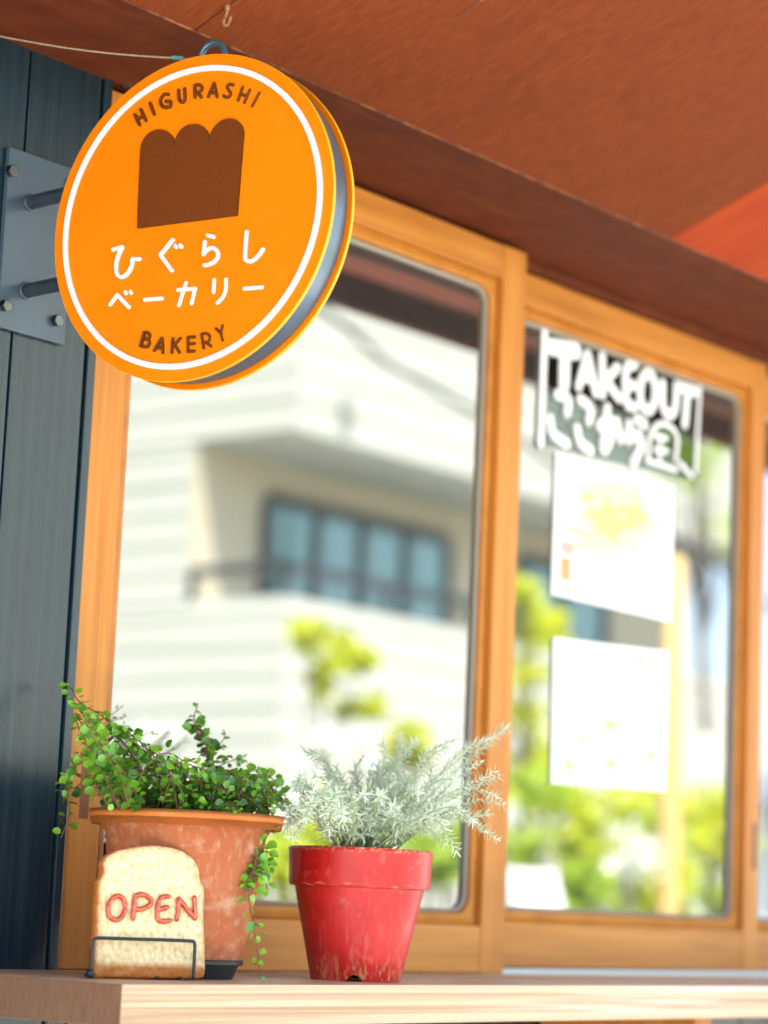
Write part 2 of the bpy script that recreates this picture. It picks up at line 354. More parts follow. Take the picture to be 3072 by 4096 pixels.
def sash(x0, x1, z0, z1, y, label, slot_x=None, lw=.057):
    t = thing('sliding_window', label, 'window', ((x0 + x1) / 2, y, z0), 'wooden sliding windows of the shop')
    d = .031; rt, rb = .051, .067; xl, xr = x0 + lw, x1 - lw
    for a, c in ((x0, xl), (xr, x1)):
        b = MB(); b.box(a, c, y, y + d, z0, z1); b.build('stile', wood_v, t, bevel=.0022)
    b = MB(); b.box(xl + .0004, xr - .0004, y + .0008, y + d - .001, z1 - rt, z1 - .0005); b.build('top_rail', wood_h, t, bevel=.0018)
    b = MB(); b.box(xl + .0004, xr - .0004, y + .0008, y + d - .001, z0 + .0005, z0 + rb); b.build('bottom_rail', wood_h, t, bevel=.0018)
    X0, X1, Z0, Z1 = xl + .0005, xr - .0005, z0 + rb + .0003, z1 - rt - .0003
    n = 8; inner = rrect(X0 + .015, X1 - .015, Z0 + .015, Z1 - .015, .030, n)
    out = []
    for cx, cz in ((X1, Z1), (X0, Z1), (X0, Z0), (X1, Z0)): out += [(cx, cz)] * (n + 1)
    mid = [(o_[0] * .72 + i_[0] * .28, o_[1] * .72 + i_[1] * .28) for o_, i_ in zip(out, inner)]
    in2 = rrect(X0 + .017, X1 - .017, Z0 + .017, Z1 - .017, .028, n)
    b = MB(); loops_xz(b, [(out, y + .013), (mid, y + .0095), (inner, y + .0085), (in2, y + .0105), (in2, y + .0215)]); b.build('bead', wood_plain, t, smooth='angle')
    g1 = rrect(X0 + .0172, X1 - .0172, Z0 + .0172, Z1 - .0172, .028, n); g2 = rrect(X0 + .020, X1 - .020, Z0 + .020, Z1 - .020, .025, n); g3 = rrect(X0 + .0235, X1 - .0235, Z0 + .0235, Z1 - .0235, .022, n)
    b = MB(); loops_xz(b, [(g1, y + .0165), (g2, y + .0145), (g3, y + .0165), (g3, y + .0205)]); b.build('gasket', gasket_m, t, smooth='angle')
    b = MB(); b.box(X0 + .010, X1 - .010, y + .0207, y + .0255, Z0 + .010, Z1 - .010); b.build('pane', glass, t)
    if slot_x is not None:
        b = MB(); b.box(slot_x - .0075, slot_x + .0075, y - .0006, y + .004, 1.178, 1.2585); b.build('finger_pull', wood_groove, t, bevel=.0004)
    return t
sash(0.0, .886, 1.0003, 2.081, 0.0, 'large wooden sliding window behind the two potted plants, beside the dark wall', .029)
sash(.829, 1.674, 1.0072, 2.071, .042, 'wooden sliding window with the takeout lettering and white posters', 1.659, .047)
sash(1.617, 2.46, 1.0072, 2.071, .084, 'wooden sliding window mostly cut off past the postered one', None, .047)

# eave: flat lid, sloping boards, fascia
t = thing('eave', 'rust brown plywood eave sheltering the shop front', 'eave', (.6, -.6, 2.09))
SA = R(20.5)
def slope(x, s, lift=0.0):
    return (x, -.212 - s * math.cos(SA) - lift * math.sin(SA), 2.09 + s * math.sin(SA) - lift * math.cos(SA))
for a, c in ((-2.6, -.98), (-.98, -.0735), (-.0725, 1.10), (1.1015, 2.2), (2.2015, 4.2)):
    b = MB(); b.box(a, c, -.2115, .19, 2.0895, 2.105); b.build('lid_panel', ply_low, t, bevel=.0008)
for k, (a, c) in enumerate(((-2.6, -.9765), (-.9735, -.0745), (-.0715, .9545), (.9565, 1.9), (1.902, 3.0), (3.002, 4.2))):
    b = MB(); L_ = 1.06
    b.add([slope(a, .0), slope(c, .0), slope(c, L_), slope(a, L_), slope(a, .0, -.012), slope(c, .0, -.012), slope(c, L_, -.012), slope(a, L_, -.012)],
          [(0, 1, 2, 3), (4, 7, 6, 5), (0, 4, 5, 1), (1, 5, 6, 2), (2, 6, 7, 3), (3, 7, 4, 0)])
    b.build('soffit_board', ply_red if k == 3 else ply, t, bevel=.0008)
b = MB()
b.add([slope(-2.6, -.001, .0006), slope(4.2, -.001, .0006), slope(4.2, .0032, .0008), slope(-2.6, .0032, .0008)], [(0, 1, 2, 3)]); b.build('worn_edge', plywear, t)
b = MB()
b.add([slope(.193, .19, .0006), slope(.1965, .19, .0006), slope(.1985, .50, .0006), slope(.195, .50, .0006)], [(0, 1, 2, 3)])
b.build('scratch', plywear, t)
yf = slope(0, 1.06)[1]; zf = slope(0, 1.06)[2]
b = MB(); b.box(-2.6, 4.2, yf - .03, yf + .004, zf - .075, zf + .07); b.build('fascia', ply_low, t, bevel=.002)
b = MB(); b.box(-2.6, 4.2, -.25, .5, 2.55, 2.6)
b.add([slope(-2.6, 0, -.08), slope(4.2, 0, -.08), slope(4.2, 1.085, -.06), slope(-2.6, 1.085, -.06), slope(-2.6, 0, -.11), slope(4.2, 0, -.11), slope(4.2, 1.085, -.09), slope(-2.6, 1.085, -.09)],
      [(0, 1, 2, 3), (4, 7, 6, 5), (0, 4, 5, 1), (1, 5, 6, 2), (2, 6, 7, 3), (3, 7, 4, 0)])
b.build('roof', dframe, t)
b = MB(); b.box(-1.75, 4.2, .19, 3.2, 0, 3.0); tag(b.build('shop_building', navy), 'dark shop body rising behind the windows and eave', 'building')

# hook in the eave
SN = Vector((0, -math.sin(SA), -math.cos(SA))); SP = Vector((0, -.212, 2.09))
h0 = on_plane(908, 24, SP, SN)
pts = [h0 + Vector((0, 0, .004))] + [on_y(x, y, h0.y) for x, y in ((909, 40), (904, 60), (896, 80), (894, 94), (901, 102), (911, 98), (918, 82), (924, 66))]
b = MB(); b.tube(smoothline(pts, 4), .0017, 8); b.tube([h0 + Vector((0, 0, .002)), on_y(909, 40, h0.y)], .0032, 8)
tag(b.build('screw_hook', rust, smooth=True), 'small rusty screw hook under the plywood eave', 'hook')
# small bolt on the window head behind the sign
c = on_y(508, 322, -.006); b = MB()
b.lathe([(0, .014), (.006, .013), (.0095, .009), (.0105, 0)], (0, 0, 0), 20)
o = b.build('anchor_bolt', chrome, smooth=True); o.location = (c.x, -.001, c.z); o.rotation_euler = (R(90), 0, 0)
tag(o, 'round metal bolt head beside the upper edge of the orange sign', 'bolt')

# ------------------------------------------------------------------ the round sign
SC = Vector((-0.14835238, -0.29533894, 1.83414079)); N3 = Vector((-0.98811098, -0.15272748, 0.01763535)).normalized()
E1 = Vector((0, 0, 1)).cross(N3).normalized(); E2 = N3.cross(E1)
RS = .1877
sign = thing('round_sign', 'round orange projecting bakery sign with brown loaf emblem', 'sign', SC)
sign.matrix_world = Matrix(((E1.x, E2.x, N3.x, SC.x), (E1.y, E2.y, N3.y, SC.y), (E1.z, E2.z, N3.z, SC.z), (0, 0, 0, 1)))
def sl(px, py, off=0.0):
    p = on_plane(px, py, SC + N3 * off, N3) - SC; return (p.dot(E1), p.dot(E2))
def disc(z1, z0):
    b = MB(); b.lathe([(0, z0), (RS - .0004, z0)], n=160); b.lathe([(RS - .0004, z0), (RS, z0 + .0004), (RS, z1 - .0004), (RS - .0004, z1)], n=160, m=1); b.lathe([(RS - .0004, z1), (0, z1)], n=160); return b
disc(0, -.0045).build('front_plate', [orange, edge_y], sign, smooth='angle', local=True)
disc(-.039, -.0435).build('back_plate', [orange, edge_y], sign, smooth='angle', local=True)
b = MB(); b.lathe([(.178, -.0046), (.1815, -.0060), (.1815, -.0375), (.178, -.0389)], n=160); b.build('drum', drum_m, sign, smooth='angle', local=True)
b = MB(); b.lathe([(.1677, 0), (.1677, .0022), (.1685, .003), (.1735, .003), (.1743, .0022), (.1743, 0)], n=160); b.build('white_ring', signwhite, sign, smooth='angle', local=True)
b = MB()
for s_ in (-1, 1):
    cc = Vector((0.0, .1655, -.0215))
b.tube([Vector((.0015 + .0165 * math.cos(R(a)), .1935 + .0165 * math.sin(R(a)), -.0215)) for a in range(0, 360, 15)], .0036, 10, closed=True)
b.tube([(.0015, .160, -.0215), (.0015, .180, -.0215)], .0042, 10)
b.build('hanging_ring', ringblue, sign, smooth=True, local=True)
# loaf emblem, a raised plate
def L4(x, y): return sl(500 + x / 2.765, 300 + y / 2.765, .003)
loaf = [sl(547.7, 911.6, .003), L4(140, 1400), L4(160, 950), L4(165, 830)]
loaf += [tuple(p) for p in smoothline([L4(*p) for p in ((165, 830), (180, 755), (230, 670), (300, 619), (385, 602), (460, 623), (515, 677), (543, 732))], 5)][1:]
loaf += [tuple(p) for p in smoothline([L4(*p) for p in ((549, 728), (562, 690), (602, 617), (672, 560), (765, 542), (845, 563), (895, 613), (925, 672))], 5)]
loaf += [tuple(p) for p in smoothline([L4(*p) for p in ((931, 668), (945, 640), (987, 568), (1062, 503), (1150, 480), (1225, 497), (1280, 550), (1300, 600), (1306, 650))], 5)]
loaf += [L4(1270, 1100), sl(946.7, 860.6, .003)]
me = bmesh.new(); vs = [me.verts.new((u, v, 0.0)) for u, v in loaf]; fc = me.faces.new(vs)
r_ = bmesh.ops.extrude_face_region(me, geom=[fc]); top = [g for g in r_['geom'] if isinstance(g, bmesh.types.BMVert)]
bmesh.ops.translate(me, verts=top, vec=(0, 0, .003)); bmesh.ops.triangulate(me, faces=[f for f in me.faces if len(f.verts) > 4]); bmesh.ops.recalc_face_normals(me, faces=me.faces)
md = bpy.data.meshes.new('loaf_emblem'); me.to_mesh(md); me.free(); md.materials.append(brown)
emb = bpy.data.objects.new('loaf_emblem', md); scn.collection.objects.link(emb); emb.parent = sign
score = mat("dark scored line", (0.03, 0.012, 0.004), .7)
for (x0, y0, x1, y1) in ((546, 722, 539, 782), (927, 662, 921, 720)):
    b = MB(); stroke(b, [L4(x0, y0), L4(x1, y1)], .0014, .0032, .0002); b.build('score_line', score, sign, local=True)
def lettering(name, strokes, conv, w, h, m, sub=5):
    b = MB()
    for i, s_ in enumerate(strokes):
        pts = [conv(*p) for p in s_]
        stroke(b, smoothline(pts, sub) if len(pts) > 2 and not (len(s_) > 0 and s_[0] == 'x') else pts, w, h - .00011 * i, h * .3)
    return b.build(name, m, sign, local=True)
def corner(*segs): return list(segs)
hig = [[(95, 432), (145, 543)], [(160, 375), (215, 497)], [(122, 478), (188, 447)], [(262, 305), (308, 428)],
       [(465, 207), (418, 209), (382, 252), (378, 302), (405, 344), (450, 350), (488, 335), (488, 285)], [(488, 285), (438, 282)],
       [(577, 160), (581, 250), (602, 290), (632, 288), (648, 248), (642, 142)],
       [(755, 110), (757, 238)], [(757, 108), (805, 100), (835, 132), (818, 170), (760, 186)], [(785, 182), (826, 236)],
       [(903, 230), (966, 84)], [(970, 84), (1000, 232)], [(925, 190), (990, 184)],
       [(1180, 100), (1142, 92), (1112, 118), (1130, 160), (1152, 192), (1135, 230), (1102, 238), (1072, 220)],
       [(1283, 125), (1232, 270)], [(1360, 156), (1302, 294)], [(1262, 200), (1332, 226)], [(1465, 190), (1388, 333)]]
lettering('upper_lettering', hig, lambda x, y: sl(500 + x / 2.765, 300 + y / 2.765, .004), .0034, .0042, brown)
bak = [[(263, 288), (210, 485)], [(265, 288), (318, 294), (345, 328), (322, 372), (262, 384)], [(262, 384), (318, 390), (340, 435), (318, 488), (268, 500), (212, 485)],
       [(410, 553), (518, 372)], [(526, 374), (537, 585)], [(455, 512), (530, 512)],
       [(683, 378), (667, 585)], [(793, 372), (690, 488)], [(712, 468), (780, 580)],
       [(1003, 350), (905, 360)], [(903, 362), (905, 562)], [(905, 566), (998, 560)], [(905, 458), (998, 447)],
       [(1103, 312), (1137, 515)], [(1105, 310), (1160, 297), (1215, 322), (1225, 380), (1195, 422), (1125, 432)], [(1172, 432), (1243, 487)],
       [(1315, 228), (1385, 290)], [(1412, 182), (1388, 288)], [(1386, 290), (1413, 400)]]
lettering('lower_lettering', bak, lambda x, y: sl(500 + x / 3.687, 1250 + y / 3.687, .004), .0032, .0042, brown)
kana = [[(112, 276), (203, 249)], [(203, 249), (165, 325), (142, 420), (150, 500), (188, 535), (240, 510), (282, 445), (300, 363)], [(300, 363), (362, 364)],
        [(678, 182), (562, 325)], [(562, 327), (668, 472)], [(703, 237), (710, 250)], [(750, 233), (757, 247)],
        [(1008, 138), (1062, 153)], [(980, 202), (968, 318)], [(968, 318), (1005, 275), (1058, 258), (1100, 296), (1102, 345), (1062, 394), (1010, 417), (976, 420)],
        [(1376, 106), (1362, 335), (1380, 376), (1420, 384), (1475, 345), (1530, 272)],
        [(82, 793), (150, 702)], [(150, 704), (258, 818)], [(225, 675), (231, 687)], [(272, 672), (279, 684)],
        [(408, 748), (570, 737)], [(798, 590), (732, 798)], [(722, 656), (884, 642)], [(884, 644), (850, 782)],
        [(1065, 560), (1060, 675)], [(1176, 555), (1176, 640), (1148, 720), (1096, 776)], [(1350, 642), (1518, 629)]]
lettering('white_lettering', kana, lambda x, y: sl(400 + x / 2.37, 880 + y / 2.37, .004), .0047, .0042, signwhite)
# bracket on the boarded wall
br = thing('sign_bracket', 'blue grey steel wall plate with two stub pipes holding the round sign', 'bracket', (-.112, -.004, 1.85))
b = MB(); b.box(-.1655, -.0580, -.0085, -.0022, 1.740, 1.9590); b.build('wall_plate', steel_b, br, bevel=.0008)
for px, py in ((121, 811), (102.5, 1164)):
    p = on_y(px, py, -.008); b = MB()
    b.tube([(p.x, -.0084, p.z), (p.x, -.018, p.z), (p.x - .006, -.150, p.z)], .0086, 24)
    b.build('pipe', pipe_m, br, smooth='angle')
    b = MB(); b.tube([Vector((p.x + .0095 * math.cos(R(a)), -.0098, p.z + .0095 * math.sin(R(a)))) for a in range(0, 360, 12)], .0015, 6, closed=True); b.build('weld', steel_b, br, smooth=True)
for px, py in ((42, 685), (17, 1223), (224, 1283), (290, 735)):
    p = on_y(px, py, -.010); b = MB()
    vs = [(p.x + .0076 * math.cos(R(60 * k + 12)), y, p.z + .0076 * math.sin(R(60 * k + 12))) for y in (-.0086, -.0165) for k in range(6)]
    b.add(vs, [tuple(range(6)), tuple(range(6, 12))] + [(k, (k + 1) % 6, 6 + (k + 1) % 6, 6 + k) for k in range(6)])
    b.build('bolt', chrome, br, bevel=.0009)
# stay cord
def sp(u, v, n_): return SC + E1 * u + E2 * v + N3 * n_
w0 = Vector((-.2067, -.004, 2.0865)); w1 = sp(-.0125, .1925, -.0215)
t = thing('stay_cable', 'thin weathered stay cord running from the orange sign up to the eave', 'cable', w0)
k1, k2 = w0.lerp(w1, .865), w0.lerp(w1, .91)
b = MB(); b.tube([w0.lerp(w1, q) - Vector((0, 0, .006)) * math.sin(math.pi * q) for q in [i / 20 * .87 for i in range(21)]], .0013, 8); b.build('cord', cable_m, t, smooth=True)
k1 -= Vector((0, 0, .0022)); k2 -= Vector((0, 0, .0017))
b = MB(); b.tube([k1, k2], .0026, 10); b.build('sleeve', teal, t, smooth='angle')
b = MB(); b.tube([k2, w1], .0006, 6); b.build('thin_wire', cable_m, t)

# ------------------------------------------------------------------ pots
pc = on_y(714, 3880, -.165)
PT = Vector((pc.x, -.165, 1.0)); DP = (PT - CAM).dot(FWD)
K = DP / FPX
pot = thing('terracotta_pot', 'large weathered terracotta pot behind the bread sign', 'pot', PT + Vector((0, 0, .012)))
RT = 394 * K; RB = 247 * K; HT = .182
b = MB(); zr = HT - 50 * K
b.lathe([(0, .003), (202 * K, 0), (208 * K, .003), (RB - .0015, .0165), (RB, .020), (RB + .3 * (RT - .016 - RB), zr * .3), (RB + .62 * (RT - .016 - RB), zr * .62), (RT - .020, zr - .012), (RT - .014, zr - .002), (RT - .013, zr + .006)], n=96)
b.build('body', clay, pot, smooth=True, local=True)
b = MB()
b.lathe([(RT - .018, zr + .002), (RT - .007, zr + .0005), (RT - .001, zr + .006), (RT, zr + .014), (RT - .003, HT - .017), (RT - .0048, HT - .015), (RT - .003, HT - .012), (RT - .0025, HT - .006), (RT - .006, HT - .001), (RT - .011, HT), (RT - .017, HT - .004), (RT - .021, HT - .016), (RT - .026, HT - .026)], n=96)
b.build('rim', clayrim, pot, smooth=True, local=True)
b = MB(); b.lathe([(0, HT - .016), (RT * .5, HT - .014), (RT - .0225, HT - .020)], n=48); b.build('soil', soil, pot, smooth=True, local=True)
b = MB(); rs1, rs0 = 257 * K, 215 * K
b.lathe([(0, 0), (rs0, 0), (rs0 + .001, .001), (rs1 - .005, .0150), (rs1 - .001, .0155), (rs1, .0165), (rs1, .0205), (rs1 - .001, .0215), (rs1 - .003, .0215), (rs1 - .004, .0170), (rs0, .004), (0, .004)], n=72)
o = b.build('pot_saucer', black, smooth='angle'); o.location = (PT.x, PT.y, 1.0004)
tag(o, 'black plastic saucer under the terracotta pot', 'saucer')
pot.location.z = 1.0048

f0 = on_z(1421, 3927, 1.0); RPT = Vector((f0.x + .052 * .77, f0.y + .052 * .64, 1.0003)); KR = (RPT - CAM).dot(FWD) / FPX
red = thing('red_pot', 'chipped red painted flower pot with a pale silvery plant', 'pot', RPT)
R1, R0 = 294 * KR, 180 * KR; HR = 522 * KR; HB = HR - 157 * KR
RBt = 260 * KR
b = MB(); nseg = 96
b.lathe([(R0 - .012, .006), (R0 - .010, .0005), (R0 - .001, .0), (R0 + .0005, .002), (R0 + .5 * (RBt - R0), HB * .5), (RBt - .001, HB - .006), (RBt + .001, HB + .004)], n=nseg)
# drainage notch: lift the foot on the camera side
for i, v in enumerate(b.v):
    a = math.atan2(v[1], v[0]) - math.atan2(-.62, -.785); a = (a + math.pi) % (2 * math.pi) - math.pi
    if v[2] < .007 and abs(a) < .16: b.v[i] = (v[0], v[1], v[2] + .0075 * math.sqrt(max(0, 1 - (a / .16) ** 2)))
b.build('body', redpaint, red, smooth='angle', local=True)
b = MB()
b.lathe([(RBt - .002, HB + .002), (R1 - .013, HB - .0005), (R1 - .0042, HB + .0006), (R1 - .0030, HB + .004), (R1 - .001, HR - .006), (R1, HR - .003), (R1 - .002, HR - .0002), (R1 - .008, HR), (R1 - .011, HR - .004), (R1 - .013, HR - .03)], n=nseg)
redrim = mat("red rim paint", (0.44, 0.006, 0.006), 0.38, col2=(0.54, 0.020, 0.016), nscale=(25, 25, 25), bump=.2, bscale=(120, 120, 60))
over(redrim, (0.60, 0.16, 0.12), (60, 60, 60), .58, .78, detail=10, amount=.55)
over(redrim, (0.62, 0.34, 0.15), (200, 200, 320), .46, .62, axis_mask=(2, HR - .001, HR - .007), amount=.9)
over(redrim, (0.62, 0.34, 0.15), (60, 60, 420), .56, .66, axis_mask=(2, HB + .003, HB + .006), amount=.8)
over(redrim, (0.05, 0.006, 0.006), (90, 90, 30), .70, .76, amount=.7)
b.build('rim', redrim, red, smooth='angle', local=True)
b = MB(); b.lathe([(0, HR - .014), (R1 - .0128, HR - .016)], n=48)
b.build('soil', soil, red, local=True)
b = MB()
for i in range(130):
    a = random.uniform(0, 6.28); q = (R1 - .016) * math.sqrt(random.random()); rr = random.uniform(.0016, .0034)
    c = Vector((q * math.cos(a), q * math.sin(a), HR - .0145 + rr * random.uniform(.3, 1.6)))
    b.add([c + Vector(d) * rr for d in ((1, 0, 0), (-1, 0, 0), (0, 1, 0), (0, -1, 0), (0, 0, 1), (0, 0, -1))], [(0, 2, 4), (2, 1, 4), (1, 3, 4), (3, 0, 4), (2, 0, 5), (1, 2, 5), (3, 1, 5), (0, 3, 5)])
o = b.build('gravel_topping', perlite, red, smooth=True, local=True); o['kind'] = 'stuff'

# ------------------------------------------------------------------ plants on the shelf
def leaf_round(V, F, T, p, d, n, s, tint):
    d = d.normalized(); n = (n - d * n.dot(d)).normalized(); x = d.cross(n); k = len(V)
    out = [(0, 0), (.22, .36), (.55, .47), (.85, .30), (1.0, 0), (.85, -.30), (.55, -.47), (.22, -.36)]
    for a, c in out: V.append(tuple(p + d * (a * s) + x * (c * s) + n * (abs(c) * .35 * s - .12 * s * a * a)))
    V.append(tuple(p + d * (.5 * s) - n * .03 * s))
    for j in range(8): F.append((k + j, k + (j + 1) % 8, k + 8))
    T += [tint] * 9
def leaf_narrow(V, F, T, p, d, n, s, w_, curl, tint):
    d = d.normalized(); n = n - d * n.dot(d)
    if n.length < 1e-4: n = d.orthogonal()
    n.normalize(); x = d.cross(n); k = len(V)
    for a, q in ((0, .45), (.35, 1), (.7, .85)):
        c = p + d * (a * s) - n * (curl * s * a * a)
        V.append(tuple(c + x * (w_ * q / 2) + n * w_ * .22)); V.append(tuple(c)); V.append(tuple(c - x * (w_ * q / 2) + n * w_ * .22))
    V.append(tuple(p + d * s * .97 - n * curl * s))
    for i in range(2):
        q = k + i * 3; F += [(q, q + 1, q + 4, q + 3), (q + 1, q + 2, q + 5, q + 4)]
    F += [(k + 6, k + 7, k + 9), (k + 7, k + 8, k + 9)]; T += [tint] * 10
def rv(s=1.0): return Vector((random.gauss(0, s), random.gauss(0, s), random.gauss(0, s)))
TOCAM = Vector((-.66, -.55, .5)).normalized()
class Plant:
    def __init__(s): s.V = []; s.F = []; s.T = []; s.stem = MB()
    def foliage(s, name, m, parent):
        b = MB(); b.v = s.V; b.f = s.F; b.mi = [0] * len(s.F); return b.build(name, m, parent, smooth=True, local=False, tint=s.T)
vp = Plant()
def vine(pts, step=.0075, size=.0112, jit=.0015, light=.35, r=.0007, skip=0.0):
    P = smoothline(pts, 8); L_ = 0; nxt = skip; side = 1
    vp.stem.tube(P[::2] + ([P[-1]] if len(P) % 2 == 0 else []), r, 5)
    tot = sum((P[i + 1] - P[i]).length for i in range(len(P) - 1))
    for i in range(len(P) - 1):
        seg = P[i + 1] - P[i]; l = seg.length
        while nxt < L_ + l:
            p = P[i] + seg * ((nxt - L_) / max(l, 1e-6)); d = seg.normalized(); fr = nxt / tot
            for k in range(2 if random.random() < .45 else 1):
                q = d.cross(TOCAM + rv(.35)).normalized() * side
                dirn = (q * random.uniform(.6, 1.1) + d * random.uniform(-.1, .6) + Vector((0, 0, random.uniform(-.5, .35))))
                nn = (TOCAM * .7 + Vector((0, 0, .55)) + rv(.45))
                s_ = size * random.uniform(.5, 1.25) * (1.05 - .35 * fr ** 3)
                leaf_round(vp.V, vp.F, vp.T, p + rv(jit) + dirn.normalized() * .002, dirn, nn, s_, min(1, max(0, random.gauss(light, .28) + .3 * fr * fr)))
                side = -side
            nxt += step * random.uniform(.6, 1.4)
        L_ += l
def z5(x, y): return (x / 1.3825, 2650 + y / 1.3825)
def vg(pts, y0, y1, **k):
    n = len(pts); q = []
    for i, (x, y) in enumerate(pts):
        q.append(on_y(*z5(x, y), y0 + (y1 - y0) * i / (n - 1)))
    vine(q, **k)
yc = PT.y
vg([(820, 790), (770, 600), (700, 470), (620, 350), (540, 280), (470, 240), (420, 195), (395, 145), (352, 128)], yc, -.03, light=.6)
vg([(780, 790), (690, 610), (600, 480), (520, 360), (450, 280), (415, 220)], yc - .03, -.06, light=.65)
vg([(700, 790), (600, 600), (520, 480), (470, 380), (430, 300)], yc - .05, -.09, light=.55)
vg([(660, 800), (560, 590), (500, 540), (460, 520), (445, 500)], yc - .06, -.12, light=.6)
vg([(560, 560), (500, 470), (450, 400), (425, 330)], -.12, -.08, light=.5)
vg([(600, 700), (520, 560), (440, 560), (395, 610), (372, 660), (350, 720)], yc - .02, -.04, light=.3, skip=.07)
vg([(460, 655), (420, 690), (380, 700), (372, 760), (385, 800), (378, 860), (350, 940), (335, 970)], -.05, -.04, step=.012, light=.35, size=.012)
vg([(900, 790), (850, 560), (780, 440), (700, 390), (640, 370)], yc - .03, -.10, light=.45)
vg([(700, 780), (820, 560), (930, 500), (1040, 560), (1160, 600)], yc - .06, yc - .08, light=.35)
vg([(900, 780), (960, 600), (1020, 540), (1090, 560)], yc - .05, yc - .1, light=.4)
vg([(1000, 790), (1120, 640), (1240, 600), (1340, 610), (1440, 640)], yc, yc - .02, light=.4)
vg([(1100, 790), (1250, 660), (1400, 620), (1480, 680), (1540, 740), (1600, 790), (1640, 860), (1655, 915)], yc, yc - .02, light=.75)
vg([(1150, 800), (1300, 660), (1430, 630), (1520, 650), (1570, 700), (1580, 770)], yc, yc + .03, light=.8)
vg([(1150, 790), (1300, 650), (1420, 640), (1462, 720), (1485, 820), (1490, 890), (1480, 945)], yc - .04, yc - .09, light=.6)
for q in range(3):
    j = lambda v: v + random.uniform(-28, 28)
    vg([(j(1150), 800), (j(1290), j(680)), (j(1420), j(650)), (j(1500), j(730)), (j(1550), j(800))], yc - .02, yc - .04, light=.75)
    vg([(j(1400), 700), (j(1450), j(780)), (j(1490), j(860)), (j(1500), j(930))], yc - .05, yc - .09, light=.6)
    vg([(j(1430), 1030), (j(1410), j(1110)), (j(1390), j(1190)), (j(1370), j(1250))], yc - .09, yc - .1, light=.55, step=.0085)
    vg([(j(1470), 1040), (j(1465), j(1110)), (j(1460), j(1180))], yc - .09, yc - .1, light=.65, step=.0085)
vg([(1490, 890), (1475, 960), (1445, 1030), (1415, 1110), (1390, 1190), (1375, 1290), (1385, 1380), (1405, 1480), (1420, 1580), (1433, 1690), (1436, 1735)], yc - .09, yc - .10, step=.013, light=.6)
vg([(1450, 1020), (1470, 1090), (1480, 1150), (1470, 1210), (1480, 1260)], yc - .09, yc - .10, step=.009, light=.65)
vg([(1430, 1040), (1400, 1130), (1370, 1200), (1360, 1250)], yc - .09, yc - .095, step=.008, light=.45)
vg([(1400, 1420), (1425, 1450), (1450, 1465)], yc - .10, yc - .10, step=.010, light=.8)
fan = [[(820, 790), (770, 600), (700, 470), (620, 370)], [(900, 790), (880, 600), (800, 480), (740, 410)], [(1000, 790), (960, 680), (900, 560), (850, 490)], [(640, 790), (590, 640), (540, 540), (500, 470)],
       [(1100, 790), (1060, 680), (1010, 600), (960, 555)], [(720, 790), (660, 620), (580, 500), (530, 400), (480, 300)], [(1200, 790), (1190, 700), (1150, 640), (1090, 610)], [(600, 800), (560, 690), (540, 640)], [(1350, 800), (1400, 700), (1460, 690)]]
for f_ in fan:
    for q in range(3):
        vg([(x + random.uniform(-35, 35), y + random.uniform(-20, 25)) for x, y in f_], yc - random.uniform(-.03, .08), yc - random.uniform(-.06, .07), light=random.uniform(.1, .5), skip=.02)
# the shoots leaning back towards the glass
for k in range(5):
    vg([(1150 + 20 * k, 720), (1180 - 10 * k, 520), (1110 + 12 * k, 430), (1070 + 8 * k, 330 + 10 * k), (1095 + 20 * k, 225 + 60 * k)], -.10, -.045, step=.011, light=.25)
vg([(1150, 600), (1240, 560), (1320, 530), (1370, 555)], -.10, -.05, step=.012, light=.4, size=.009)
vg([(1150, 640), (1180, 500), (1240, 420), (1235, 370)], -.10, -.04, step=.012, light=.4, size=.009)
soilz = pot.location.z + HT - .016
for k in range(165):                           # the low leafy mass over the pot
    a = random.uniform(0, 6.28); q = RT * .85 * math.sqrt(random.random()); s0 = Vector((PT.x + q * .75 * math.cos(a), PT.y + q * .75 * math.sin(a), soilz))
    out_ = Vector((math.cos(a), math.sin(a), 0)) * random.uniform(.01, .05) + Vector((random.uniform(-.02, .02), 0, 0))
    hgt = random.uniform(.020, .060) * (1.0 - .4 * max(0, math.cos(a)) * q / RT)
    s1 = s0 + out_ * .5 + Vector((0, 0, hgt)); s2 = s0 + out_ * 1.1 + Vector((0, 0, hgt * random.uniform(.75, 1.1)))
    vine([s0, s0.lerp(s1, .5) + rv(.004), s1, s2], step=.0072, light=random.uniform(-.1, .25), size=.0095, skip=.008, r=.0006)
t = thing('trailing_vine', 'trailing plant with small round green leaves spilling from the terracotta pot', 'plant', (PT.x, PT.y, soilz))
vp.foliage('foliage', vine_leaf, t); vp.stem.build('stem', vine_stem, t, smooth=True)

sp_ = Plant()
def z6(x, y): return (1000 + x / 1.508, 2800 + y / 1.508)
tips = [(340, 318, .02), (415, 345, -.01), (520, 395, .03), (300, 440, -.02), (262, 520, -.04), (235, 640, -.05), (215, 770, -.03), (255, 835, -.05), (385, 560, -.07), (480, 520, -.06), (455, 430, .0),
        (695, 330, .03), (735, 385, .0), (640, 440, .05), (600, 580, -.07), (690, 570, -.09), (800, 265, .03), (905, 225, .05), (960, 330, .0), (1000, 250, .02), (1060, 330, -.02), (1180, 285, -.03), (1255, 228, -.05),
        (1330, 290, .0), (1440, 235, .03), (1552, 158, .05), (1400, 370, -.02), (1470, 440, -.06), (1500, 470, -.03), (1480, 585, -.05), (1540, 630, -.04), (1430, 690, .0), (1340, 730, -.08), (1240, 905, -.09),
        (1180, 880, -.06), (1505, 850, -.03), (1420, 800, -.02), (1100, 400, -.06), (960, 430, -.08), (880, 500, -.09), (780, 590, -.10), (1010, 560, -.10), (1120, 620, -.09), (860, 640, -.1), (1230, 480, -.08), (1000, 720, -.1), (560, 700, -.1), (440, 700, -.09), (330, 720, -.08), (1140, 780, -.1)]
